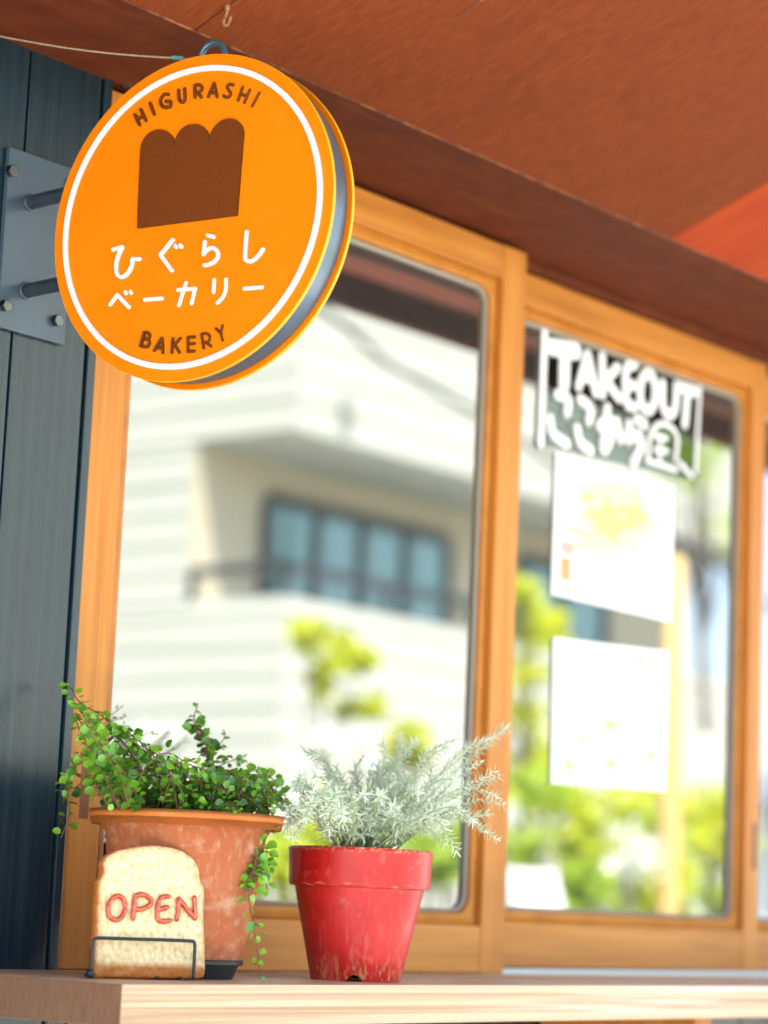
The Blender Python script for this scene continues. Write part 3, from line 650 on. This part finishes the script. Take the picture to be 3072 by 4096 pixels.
rc = RPT; top_z = RPT.z + HR
more = []
for (x, y, dy) in tips:
    more.append((x, y, dy))
    if x < 1150 and random.random() < .85: more.append((x * .8 + 650 * .2 + random.uniform(-60, 60), y * .75 + 880 * .25 + random.uniform(-50, 40), dy * .6 + random.uniform(-.03, .04)))
for (x, y, dy) in more:
    if x > 1150: dy -= .11 * min(1, (x - 1150) / 150)
    bx = 640 + (x - 700) * .22 + random.uniform(-60, 60); bx = min(900, max(430, bx))
    a0 = on_y(*z6(bx, 905), rc.y + dy * .25); a3 = on_y(*z6(x, y), rc.y + dy)
    v = a3 - a0; lift = Vector((0, 0, .035)) * min(1, v.length / .15)
    side = 1 if x > 800 else -1
    a1 = a0 + v * .35 + lift * (.45 if y < 700 else .9) + rv(.006); a2 = a0 + v * .72 + lift * (.35 if y < 700 else .9) + rv(.007)
    P = smoothline([a0, a1, a2, a3], 9)
    n = len(P); sp_.stem.tube(P[::2], [.0013 - .0008 * i / n for i in range(0, n, 2)], 5)
    L_ = 0; nxt = v.length * .22; tot = sum((P[i + 1] - P[i]).length for i in range(n - 1)); phi = random.uniform(0, 6)
    for i in range(n - 1):
        seg = P[i + 1] - P[i]; l = seg.length
        while nxt < L_ + l:
            fr = nxt / tot; p = P[i] + seg * ((nxt - L_) / l); d = seg.normalized(); u = d.orthogonal().normalized(); wv = d.cross(u)
            for k in range(4):
                a = phi + k * 1.571 + random.uniform(-.3, .3); rad = u * math.cos(a) + wv * math.sin(a)
                ld_ = rad * (1.0 - .25 * fr ** 2) + d * (.30 + .55 * fr) + Vector((0, 0, .12))
                leaf_narrow(sp_.V, sp_.F, sp_.T, p, ld_, d + Vector((0, 0, .2)), random.uniform(.0100, .0165) * (1 - .15 * fr), .0020, random.uniform(.05, .6), min(1, max(0, random.gauss(.55, .33))))
            phi += 1.05; nxt += .0052 * random.uniform(.8, 1.25)
        L_ += l
t = thing('silver_shrub', 'pale silvery shrub with narrow leaves growing in the red pot', 'plant', (rc.x, rc.y, top_z))
sp_.foliage('foliage', silver_leaf, t); sp_.stem.build('stem', silver_stem, t, smooth=True)

# ------------------------------------------------------------------ bread sign on its wire rack
fl = on_z(366, 3914, 1.0); frr = on_z(773, 3924, 1.0)
BR = R(-17)
bx = Vector((math.cos(BR), math.sin(BR), 0)); by = Vector((math.sin(BR), -math.cos(BR), 0))     # along the slice, and out of its face
lean = R(7)
bup = Vector((0, 0, math.cos(lean))) - by * math.sin(lean); bn = by * math.cos(lean) + Vector((0, 0, math.sin(lean)))
bo = on_plane(608, 3908, Vector(frr) + Vector((math.sin(BR), -math.cos(BR), 0)) * -.0065, Vector((math.sin(BR), -math.cos(BR), 0)))                                                                    # foot of the slice
def bl(px, py, off=0.0):
    p = on_plane(px, py, bo + bn * off, bn) - bo; return (p.dot(bx), p.dot(bup))
Mb = Matrix(((bx.x, bup.x, bn.x, bo.x), (bx.y, bup.y, bn.y, bo.y), (bx.z, bup.z, bn.z, bo.z), (0, 0, 0, 1)))
ol = [(530, 1738), (522, 1690), (528, 1560), (536, 1430), (540, 1300), (545, 1215), (562, 1190), (572, 1150), (570, 1105), (590, 1070), (640, 1040), (700, 1025), (770, 1015), (840, 1008), (910, 1014), (970, 1025), (1030, 1048),
      (1075, 1085), (1102, 1130), (1108, 1175), (1112, 1205), (1128, 1235), (1134, 1290), (1130, 1400), (1134, 1520), (1138, 1640), (1136, 1715), (1115, 1742), (1000, 1744), (850, 1743), (700, 1741), (580, 1740)]
olp = [tuple(p) for p in smoothline([bl(*z5(*p)) for p in ol], 4, closed=True)]
cx = sum(p[0] for p in olp) / len(olp); cy = sum(p[1] for p in olp) / len(olp)
bread = thing('bread_sign', 'slice of bread open sign standing in a black wire rack', 'sign', bo); bread.matrix_world = Mb
V = []; F = []; T = []; n = len(olp); th = .013
rings = [(1.0, -th, 1), (1.006, -th + .003, 1), (1.008, -th * .5, 1), (1.004, -.003, .95), (.988, -.0004, .8), (.965, .0002, .5), (.93, 0, .25), (.87, 0, .08), (.78, 0, 0), (.65, 0, 0), (.5, 0, 0), (.35, 0, 0), (.2, 0, 0), (.08, 0, 0)]
for (s_, z, c) in rings:
    for (u, v) in olp:
        x = cx + (u - cx) * s_; y = cy + (v - cy) * s_
        wob = .0009 * noise.noise(Vector((x * 90, y * 90, 3))) + .0006 * noise.noise(Vector((x * 260, y * 260, 7))) if z > -.002 else 0
        low = max(0, 1 - (y - 0.0) / .017) if z > -.004 else 0
        cc = c
        if z > -.004 and low > 0: cc = max(cc, min(1, low * 2.2))
        V.append((x, y, z + wob)); T.append(min(1, max(0, cc + .25 * noise.noise(Vector((x * 120, y * 120, 1))) * (1 if cc > .05 else 0))))
for i in range(len(rings) - 1):
    for j in range(n): F.append((i * n + j, i * n + (j + 1) % n, (i + 1) * n + (j + 1) % n, (i + 1) * n + j))
F.append(tuple((len(rings) - 1) * n + j for j in range(n))); F.append(tuple(j for j in range(n))[::-1])
crumb = mat("bread crumb and crust", (0.66, 0.45, 0.17), .75, col2=(0.86, 0.70, 0.39), nscale=(190, 120, 190), detail=9, lo_=.30, hi_=.56, tint=(0.42, 0.115, 0.005), bump=1.0, bscale=(260, 150, 260), bdist=.005)
over(crumb, (0.66, 0.42, 0.13), (34, 44, 34), .54, .74, amount=.45)
over(crumb, (0.16, 0.045, 0.008), (70, 110, 40), .60, .78, axis_mask=(1, .010, .016), amount=.8)
b = MB(); b.v = V; b.f = F; b.mi = [0] * len(F)
b.build('slice', crumb, bread, smooth=True, local=True, tint=T)
b = MB()
def tubeletter(pts, closed=False):
    P = [Vector((*bl(*z5(*p), .002), .0022)) for p in pts]
    P = smoothline(P, 6, closed) if len(P) > 2 else [P[0].lerp(P[1], q / 6) for q in range(7)]
    rr = [.0029 + .0007 * noise.noise(Vector((p.x * 300, p.y * 300, 2))) for p in P]
    if not closed:
        rr[0] *= .8; rr[-1] *= .8
        P = [P[0] - (P[1] - P[0]).normalized() * .0018] + P + [P[-1] + (P[-1] - P[-2]).normalized() * .0018]; rr = [.0013] + rr + [.0013]
    b.tube(P, rr, 12, closed)
tubeletter([(645 + 47 * math.cos(R(a)) + 6 * math.sin(R(a)), 1358 - 66 * math.sin(R(a))) for a in range(0, 360, 30)], True)
tubeletter([(748, 1300), (740, 1360), (735, 1420)]); tubeletter([(746, 1292), (790, 1283), (832, 1310), (830, 1338), (795, 1360), (748, 1367)])
tubeletter([(938, 1294), (895, 1298), (876, 1325), (870, 1380), (872, 1415), (895, 1432), (945, 1426)]); tubeletter([(874, 1368), (930, 1352)])
tubeletter([(978, 1425), (985, 1365), (986, 1305)]); tubeletter([(988, 1303), (1030, 1360), (1078, 1418)]); tubeletter([(1080, 1415), (1078, 1355), (1074, 1296)])
b.build('open_lettering', ketchup, bread, smooth=True, local=True)

rack = thing('wire_rack', 'black bent wire stand holding the bread slice upright', 'stand', (bo.x, bo.y, 1.0))
FN = by; fo = frr * 1.0; fo = Vector(fo)
def rp(px, py): return on_plane(px, py, fo, FN)
def wline(pts, r=.0019):
    b = MB(); b.tube(pts, r, 10); return b
c0 = [rp(*z5(*p)) for p in ((497, 1742), (505, 1650), (516, 1550), (522, 1532), (545, 1524), (700, 1528), (900, 1534), (1050, 1540), (1070, 1545), (1077, 1562), (1074, 1660), (1068, 1752))]
for p in (c0[0], c0[-1]): p.z = 1.0021
wline(smoothline(c0, 4)).build('front_hoop', wire_m, rack, smooth=True)
A, B = c0[0].copy(), c0[-1].copy()
back = -by
for P in (A + bx * .085, B - bx * .012):
    wline(smoothline([P + back * .004, P + back * .03, P + back * .040, P + back * .044 + Vector((0, 0, .004)), P + back * .048 + Vector((0, 0, .04)), P + back * .052 + Vector((0, 0, .07))], 4)).build('side_wire', wire_m, rack, smooth=True)
wline([A + bx * .085 + back * .052 + Vector((0, 0, .07)), B - bx * .012 + back * .052 + Vector((0, 0, .07))]).build('back_bar', wire_m, rack, smooth=True)
wline([A + back * .012 + Vector((0, 0, .0015)), B + back * .012 + Vector((0, 0, .0015))]).build('base_bar', wire_m, rack, smooth=True)
for P in (A,):
    b = MB(); b.lathe([(0, -.0018), (.0042, -.001), (.0046, .003), (.0036, .008), (0, .009)], P, 14); b.build('foot', black, rack, smooth=True)

# ------------------------------------------------------------------ on the second window: takeout lettering and posters
YP = .0605
def z7(x, y): return (2000 + x / 1.475, 1100 + y / 1.475)
def wp(px, py): p = on_y(px, py, YP); return (p.x, p.z)
tk = thing('takeout_sign', 'white hand lettered takeout sign on the window with posters', 'sign', (1.2, YP, 1.85))
def tak(name, strokes, w, m=acryl):
    b = MB(); fr = lambda u, v, k: (u, YP - k, v)
    for i, s_ in enumerate(strokes):
        pts = [wp(*z7(*p)) for p in s_]; stroke(b, smoothline(pts, 5) if len(pts) > 2 else pts, w * (1 if not name.startswith('icon') else 1), .0022 - .00008 * i, .0006, frame=fr)
    return b.build(name, m, tk)
ac = bpy.data.materials.new("clear acrylic"); ac.use_nodes = True
_t = ac.node_tree; _t.nodes.clear(); _o = _t.nodes.new('ShaderNodeOutputMaterial'); _a = _t.nodes.new('ShaderNodeBsdfTransparent'); _a.inputs[0].default_value = (.66, .71, .70, 1)
_g = _t.nodes.new('ShaderNodeBsdfGlossy'); _g.inputs['Roughness'].default_value = .02; _m = _t.nodes.new('ShaderNodeMixShader'); _m.inputs[0].default_value = .05
_t.links.new(_a.outputs[0], _m.inputs[1]); _t.links.new(_g.outputs[0], _m.inputs[2]); _t.links.new(_m.outputs[0], _o.inputs[0])
q = [wp(*z7(*p)) for p in ((270, 320), (1180, 650), (1150, 1215), (236, 1000))]; b = MB()
b.add([(u, y, v) for y in (YP + .0002, YP + .0014) for u, v in q], [(0, 1, 2, 3), (7, 6, 5, 4), (0, 4, 5, 1), (1, 5, 6, 2), (2, 6, 7, 3), (3, 7, 4, 0)]); b.build('clear_sheet', ac, tk)
tak('latin_lettering', [[(305, 425), (445, 450)], [(380, 440), (375, 640)]], .028)
tak('latin_lettering', [[(462, 655), (512, 470)], [(515, 472), (562, 695)], [(485, 600), (545, 612)], [(600, 485), (602, 705)], [(690, 545), (612, 630)], [(622, 622), (702, 728)],
     [(792, 530), (752, 540), (738, 600), (740, 690), (752, 765), (795, 778)], [(745, 655), (785, 650)],
     [(870 + 45 * math.cos(R(a)), 690 - 110 * math.sin(R(a))) for a in range(0, 361, 30)],
     [(958, 640), (960, 770), (992, 825), (1030, 792), (1042, 650)], [(1045, 655), (1150, 690)], [(1105, 690), (1090, 880)]], .0178)
tak('kana_lettering', [[(335, 705), (400, 735), (392, 810)], [(292, 850), (312, 940), (390, 995)], [(472, 735), (530, 785), (522, 860)], [(452, 905), (470, 985), (530, 1035)],
     [(585, 890), (642, 850), (655, 950), (612, 1035)], [(632, 785), (605, 1020)], [(685, 865), (712, 970)], [(808, 850), (850, 880)], [(762, 880), (758, 975)], [(758, 975), (812, 945), (830, 1010), (785, 1110)]], .0185)
tak('loaf_icon', [[(868, 1095), (880, 960), (925, 885), (985, 885), (1040, 950), (1035, 1090)], [(868, 1098), (1035, 1150)], [(915, 950), (980, 965)], [(945, 955), (940, 1090)], [(915, 1030), (985, 1040)], [(1060, 1110), (1130, 1190)]], .0095)
tak('edge_strip', [[(262, 315), (236, 990)]], .0165); tak('edge_strip', [[(1176, 650), (1150, 1160)]], .008)
def poster(quad, label, marks, grp=None):
    P = [on_y(*q, YP) for q in quad]; c = sum(P, Vector()) / 4
    t = thing('poster', label, 'poster', (c.x, YP, c.z), 'paper posters on the window')
    b = MB(); vs = [(p.x, YP + .0003, p.z) for p in P] + [(p.x, YP - .0006, p.z) for p in P]
    b.add(vs, [(0, 1, 2, 3), (7, 6, 5, 4), (0, 4, 5, 1), (1, 5, 6, 2), (2, 6, 7, 3), (3, 7, 4, 0)]); b.build('sheet', paper, t)
    k = 0
    for nm, m, polys in marks:
        for pl in polys:
            k += 1
            b = MB(); b.add([(lambda q: (q.x, YP - .0008 - .00012 * k, q.z))(on_y(*p, YP)) for p in pl], [tuple(range(len(pl)))]); b.build(nm, m, t)
def star(cx, cy, r, n=7, k=.45, rot=0):
    return [(cx + (r if i % 2 == 0 else r * k) * random.uniform(.7, 1.2) * math.cos(math.pi * i / n + rot), cy + (r if i % 2 == 0 else r * k) * random.uniform(.75, 1.2) * math.sin(math.pi * i / n + rot)) for i in range(2 * n)]
def bar(x, y, w, h, s=.3): return [(x, y), (x + w, y + w * s), (x + w, y + h + w * s), (x, y + h)]
poster([(2222, 1806), (2696, 1944), (2684, 2492), (2203, 2378)], 'white poster with a yellow leaf under the takeout lettering',
       [('colour_wash', mat('pale yellow print', (0.86, 0.79, 0.46), .6), [star(2450, 2085, 190, 8, .8, .1)]), ('leaf_print', ink_y, [star(2440, 2080, 105, 6, .55, .3), star(2540, 2060, 70, 5, .6), star(2340, 1990, 36, 5, .5)]), ('heading_bar', ink_o, [bar(2245, 2100, 95, 16), bar(2243, 2160, 60, 12), bar(2240, 2230, 40, 90, .1), bar(2250, 2345, 80, 14)]), ('pink_print', ink_p, [bar(2242, 2165, 50, 45)])])
poster([(2212, 2548), (2676, 2606), (2661, 3166), (2202, 3135)], 'white poster with faint leaf prints below the yellow one',
       [('leaf_print', ink_g, [star(2440, 3060, 45, 5, .5), star(2330, 2960, 30, 5, .5), star(2560, 2640, 28, 5, .5), star(2600, 3020, 34, 5, .5)]), ('yellow_print', ink_y, [star(2440, 2900, 40, 5, .5), star(2270, 3060, 36, 5, .5)])])

# ------------------------------------------------------------------ across the street (seen mirrored in the panes)
YB = 9.0; XC = 10.46; XE = 17.2; ZP = 3.19; ZS = 4.38; YR = 9.95
bt = thing('house', 'white sided house across the street mirrored in the shop windows', 'house', (XC + 3, -12, 0))
def lap(b, x0, x1, y0, y1, z0, z1, axis):
    """clapboards: each course leans out a little at its foot"""
    z = z0
    while z < z1 - .01:
        zz = min(z + .22, z1)
        if axis == 'x': b.add([(x0, y0 + .010, z), (x1, y0 + .010, z), (x1, y0, zz), (x0, y0, zz), (x0, y0, z), (x1, y0, z)], [(0, 1, 2, 3), (4, 5, 1, 0)])
        else: b.add([(x0 - .010, y0, z), (x0 - .010, y1, z), (x0, y1, zz), (x0, y0, zz), (x0, y0, z), (x0, y1, z)], [(0, 3, 2, 1), (4, 0, 1, 5)])
        z = zz
b = MB()
b.box(XC, XE, -20, -YB, -.1, ZP); b.box(XC, XE, -20, -YB, ZS, 8.6)
b.box(XC, XE, -20, -YR - .001, ZP + .002, ZS - .002)
lap(b, XC, XE, -YB + .001, 0, 0, ZP, 'x'); lap(b, XC, XE, -YB + .001, 0, ZS, 8.6, 'x')
lap(b, XC - .001, 0, -20, -YB, 0, ZP, 'y'); lap(b, XC - .001, 0, -20, -YB, ZS, 8.6, 'y'); lap(b, XC - .001, 0, -20, -YR, ZP, ZS, 'y')
b.build('wall', siding, bt)
b = MB(); b.box(XC + .01, XE - .01, -YR + .001, -YB - .01, ZS - .03, ZS - .004); b.build('loggia_soffit', soffit_w, bt)
b = MB(); b.box(XC + .002, XE - .3, -YR, -YR + .02, ZP + .004, ZS - .032); b.build('loggia_wall', cream, bt)
def win(x0, x1, z0, z1, y, nm):
    f = MB(); f.box(x0, x1, y, y + .06, z0, z0 + .07); f.box(x0, x1, y, y + .06, z1 - .09, z1)
    k = nm; ww = (x1 - x0) / k
    for i in range(k + 1): f.box(x0 + ww * i - .045, x0 + ww * i + .045, y + .002, y + .058, z0 + .071, z1 - .091)
    fo_ = f.build('window', dframe, bt)
    g = MB(); g.box(x0, x1, y + .01, y + .03, z0 + .05, z1 - .05); g.build('pane', bglass, fo_)
p0 = street(1056, 1972, YR); p1 = street(1760, 2500, YR)
win(p0.x, p1.x, ZP + .02, p0.z, -YR + .021, 4)
p2 = street(2060, 2300, YR, .062); win(p2.x, p2.x + 1.3, ZP + .02, p0.z, -YR + .021, 2)
b = MB()
b.box(XC, XC + .04, -YR, -YB, ZP + .18, ZP + .25); b.box(XC, XC + 2.2, -YB - .04, -YB, ZP + .18, ZP + .25)
for q in (0, 1.1, 2.16): b.box(XC + q, XC + q + .06, -YB - .04, -YB - .001, ZP + .001, ZP + .199)
b.box(XC, XC + .04, -YR + .001, -YR + .06, ZP + .001, ZP + .199); b.build('railing', dframe, bt)
b = MB(); b.tube([(XC - .07, -11.0, 0), (XC - .07, -11.0, 8.5)], .045, 10); b.build('downpipe', cream, bt)
b = MB(); c = street(1370, 1610, YB); b.box(c.x - .06, c.x + .06, -YB + .02, -YB + .08, c.z - .06, c.z + .06); b.build('vent', soffit_w, bt)
b = MB(); b.box(XC - .4, XE + .4, -20.4, -YB + .4, 8.6, 8.8); b.build('roof', dframe, bt)
# another house farther along
t = thing('house', 'pale blue grey house beyond the white sided one in the reflection', 'house', (26, -16, 0))
b = MB(); b.box(21.5, 31, -24, -13, -.1, 2.5); b.build('wall', mat("pale blue render", (0.55, 0.62, 0.68), .8), t)
b = MB(); b.add([(21, -24.5, 2.5), (31.5, -24.5, 2.5), (31.5, -12.5, 2.5), (21, -12.5, 2.5), (21, -18.5, 3.6), (31.5, -18.5, 3.6)], [(0, 1, 5, 4), (2, 3, 4, 5), (0, 4, 3), (1, 2, 5), (0, 3, 2, 1)]); b.build('roof', mat("slate roof", (0.10, 0.12, 0.15), .6), t)
for x in (22.3, 25.5, 28.6):
    b = MB(); b.box(x, x + 1.4, -13.0, -12.94, .9, 2.1); f_ = b.build('window', dframe, t); g = MB(); g.box(x + .1, x + 1.3, -12.945, -12.93, 1.0, 2.0); g.build('pane', bglass, f_)
# street wire
a = street(1250, 1200, 7.0); c = street(2000, 1680, 7.0); d = (c - a)
b = MB(); b.tube([a + d * q - Vector((0, 0, .1)) * math.sin(math.pi * min(1, max(0, q))) for q in [-6 + 16 * i / 40 for i in range(41)]], .022, 6)
tag(b.build('power_line', dframe, smooth=True), 'dark overhead wire crossing the mirrored white house', 'wire')
# plants
def crown(cs, nleaf, size, light):
    V = []; F = []; T = []
    for c, r in cs:
        c = Vector(c)
        for i in range(nleaf):
            g = rv(1.0).normalized() * r * random.random() ** .5; p = c + Vector((g.x, g.y, g.z * .85))
            d = rv(1) + Vector((0, 0, -.3)); leaf_round(V, F, T, p, d, rv(1) + Vector((0, 0, .6)), size * random.uniform(.6, 1.3), min(1, max(0, random.gauss(light, .25))))
    return V, F, T
def tree(name, label, base, cs, nleaf, size, m, light, cat='tree', r=.03, grp=None):
    t = thing(name, label, cat, base, grp)
    V, F, T = crown(cs, nleaf, size, light); b = MB(); b.v = V; b.f = F; b.mi = [0] * len(F); b.build('crown', m, t, smooth=True, tint=T)
    b = MB(); top = max((Vector(c) for c, _ in cs), key=lambda q: q.z); base = Vector(base)
    b.tube(smoothline([base, base.lerp(top, .4) + rv(.03), base.lerp(top, .75) + rv(.03), top], 5), [r * (1 - .045 * i) for i in range(16)], 8)
    for c, _ in cs:
        c = Vector(c); q = base.lerp(top, .55) if c.z > base.lerp(top, .55).z else base.lerp(top, .25)
        if (c - q).length > .02: b.tube([q, q.lerp(c, .5) + rv(.02), c], [r * .45, r * .35, r * .15], 6)
    b.build('trunk', bark, t, smooth=True)
def sc(px, py, Y, yp=.02): return tuple(street(px, py, Y, yp))
G = 'plants mirrored in the shop windows'
p = street(1310, 3600, 5.0); tree('young_tree', 'thin young tree with yellow green leaves mirrored in the large window', (p.x, p.y, 0),
     [(sc(1230, 2530, 5), .11), (sc(1310, 2620, 5), .12), (sc(1400, 2600, 5.1), .09), (sc(1450, 2620, 5), .06), (sc(1290, 2720, 5), .07), (sc(1480, 2830, 5.2), .07), (sc(1390, 2830, 5.1), .05)], 55, .06, leaf_y, .6, grp=G, r=.014)
p = street(2130, 3600, 4.6, .062); tree('leafy_shrub', 'tall yellow green shrub mirrored beside the middle window post', (p.x, p.y, 0),
     [(sc(2090, 2360, 4.6, .062), .09), (sc(2130, 2500, 4.6, .062), .13), (sc(2210, 2490, 4.7, .062), .10), (sc(2110, 2680, 4.6, .062), .14), (sc(2090, 2860, 4.6, .062), .15), (sc(2120, 3050, 4.6, .062), .14)], 70, .055, leaf_y, .6, 'shrub', .018, G)
k = 0
for (px, py, Y, rr, mm, li, lab) in ((2150, 3280, 4.2, .20, leaf_g, .6, 'round green bush mirrored near the foot of the second window'), (2420, 3330, 4.0, .20, leaf_y, .4, 'yellow green bush mirrored below the white posters'), (2580, 3420, 4.3, .24, leaf_g, .5, 'broad bush mirrored to the side of the second poster'),
                              (2840, 3330, 4.2, .24, leaf_y, .55, 'loose yellow bush mirrored near the far edge of the postered window'), (2330, 3560, 3.6, .18, leaf_g, .3, 'low dark bush mirrored above the bottom rail'), (1150, 3450, 3.4, .16, leaf_y, .35, 'low green bush mirrored between the two pots'), (1640, 2960, 5.2, .12, leaf_y, .5, 'small leafy bush mirrored above the silvery shrub'),
                              (2480, 3250, 5.4, .30, leaf_y, .7, 'wide yellow bush mirrored behind the other bushes under the posters'), (2680, 3560, 3.7, .20, leaf_y, .5, 'low yellow bush mirrored at the foot of the timber pole'), (2890, 3480, 4.6, .26, leaf_g, .8, 'pale green bush mirrored against the far stile of the postered window'),
                              (2120, 3120, 5.0, .20, leaf_y, .8, 'bright yellow bush mirrored above the sandwich board'), (1350, 3350, 4.4, .22, leaf_g, .7, 'pale green bush mirrored behind the red pot'), (2500, 3480, 3.5, .15, leaf_w, .6, 'added bush of white highlight flecks mirrored low between the green bushes'), (1300, 3080, 4.6, .16, leaf_w, .6, 'added bush of white highlight flecks mirrored above the terracotta pot'), (2860, 3080, 5.2, .16, leaf_w, .6, 'added bush of white highlight flecks mirrored above the far bushes'), (640, 2990, 5.0, .14, leaf_w, .6, 'added bush of white highlight flecks mirrored behind the trailing vine'), (1720, 3450, 4.0, .14, leaf_g, .4, 'small bush mirrored in the lower corner of the large window')):
    c = street(px, py, Y, .062 if px > 2000 else .02)
    cs = [((c.x + random.uniform(-rr, rr) * .9, c.y + random.uniform(-rr, rr) * .7, c.z + random.uniform(-rr, rr) * .8), rr * random.uniform(.4, .7)) for _ in range(7)]
    tree('garden_bush', lab, (c.x, c.y, 0), cs, 16 if mm is leaf_w else 34, .055 if mm is leaf_w else .062, mm, li, 'bush', .016, G)  # the white bushes are added to stand in for highlights among the leaves
p = street(2900, 3500, 7.5, .062); tree('street_tree', 'grey trunked street tree with sparse leaves mirrored in the postered window', (p.x, p.y, 0),
     [(sc(2880, 1500, 7.5, .062), .4), (sc(2780, 1850, 7.6, .062), .3), (sc(2950, 2100, 7.4, .062), .25), (sc(2760, 1180, 7.8, .062), .4), (sc(2680, 1760, 7.6, .062), .12)], 60, .08, leaf_g, .5, grp=G, r=.06)
# a white sandwich board on the far pavement
c = street(2100, 3560, 3.2, .062)
t = thing('sandwich_board', 'white folding sandwich board mirrored beside the middle window post', 'sign board', (c.x, c.y, 0))
for s_ in (-1, 1):
    b = MB(); A = [(c.x - .15, c.y + s_ * .34, .02), (c.x + .15, c.y + s_ * .34, .02), (c.x + .15, c.y + s_ * .02, 1.25), (c.x - .15, c.y + s_ * .02, 1.25)]
    b.add(A + [(x, y + s_ * .02, z) for x, y, z in A], [(0, 1, 2, 3), (7, 6, 5, 4), (0, 4, 5, 1), (1, 5, 6, 2), (2, 6, 7, 3), (3, 7, 4, 0)]); b.build('panel', whitepaint, t)
# a timber pole added out in the sun, standing in for the post in the pane
c = street(2705, 2200, 3.4, .062); b = MB(); b.lathe([(0, 0), (.050, 0), (.047, 1.5), (.043, 2.62), (.03, 2.64), (0, 2.64)], (c.x, c.y, 0), 24)
tag(b.build('stand_in_pole', mat("yellow timber", (0.55, 0.36, 0.12), .6, col2=(0.66, 0.46, 0.18), nscale=(30, 30, 3)), smooth='angle'), 'pale yellow timber pole added in place of the post beside the white posters', 'pole')
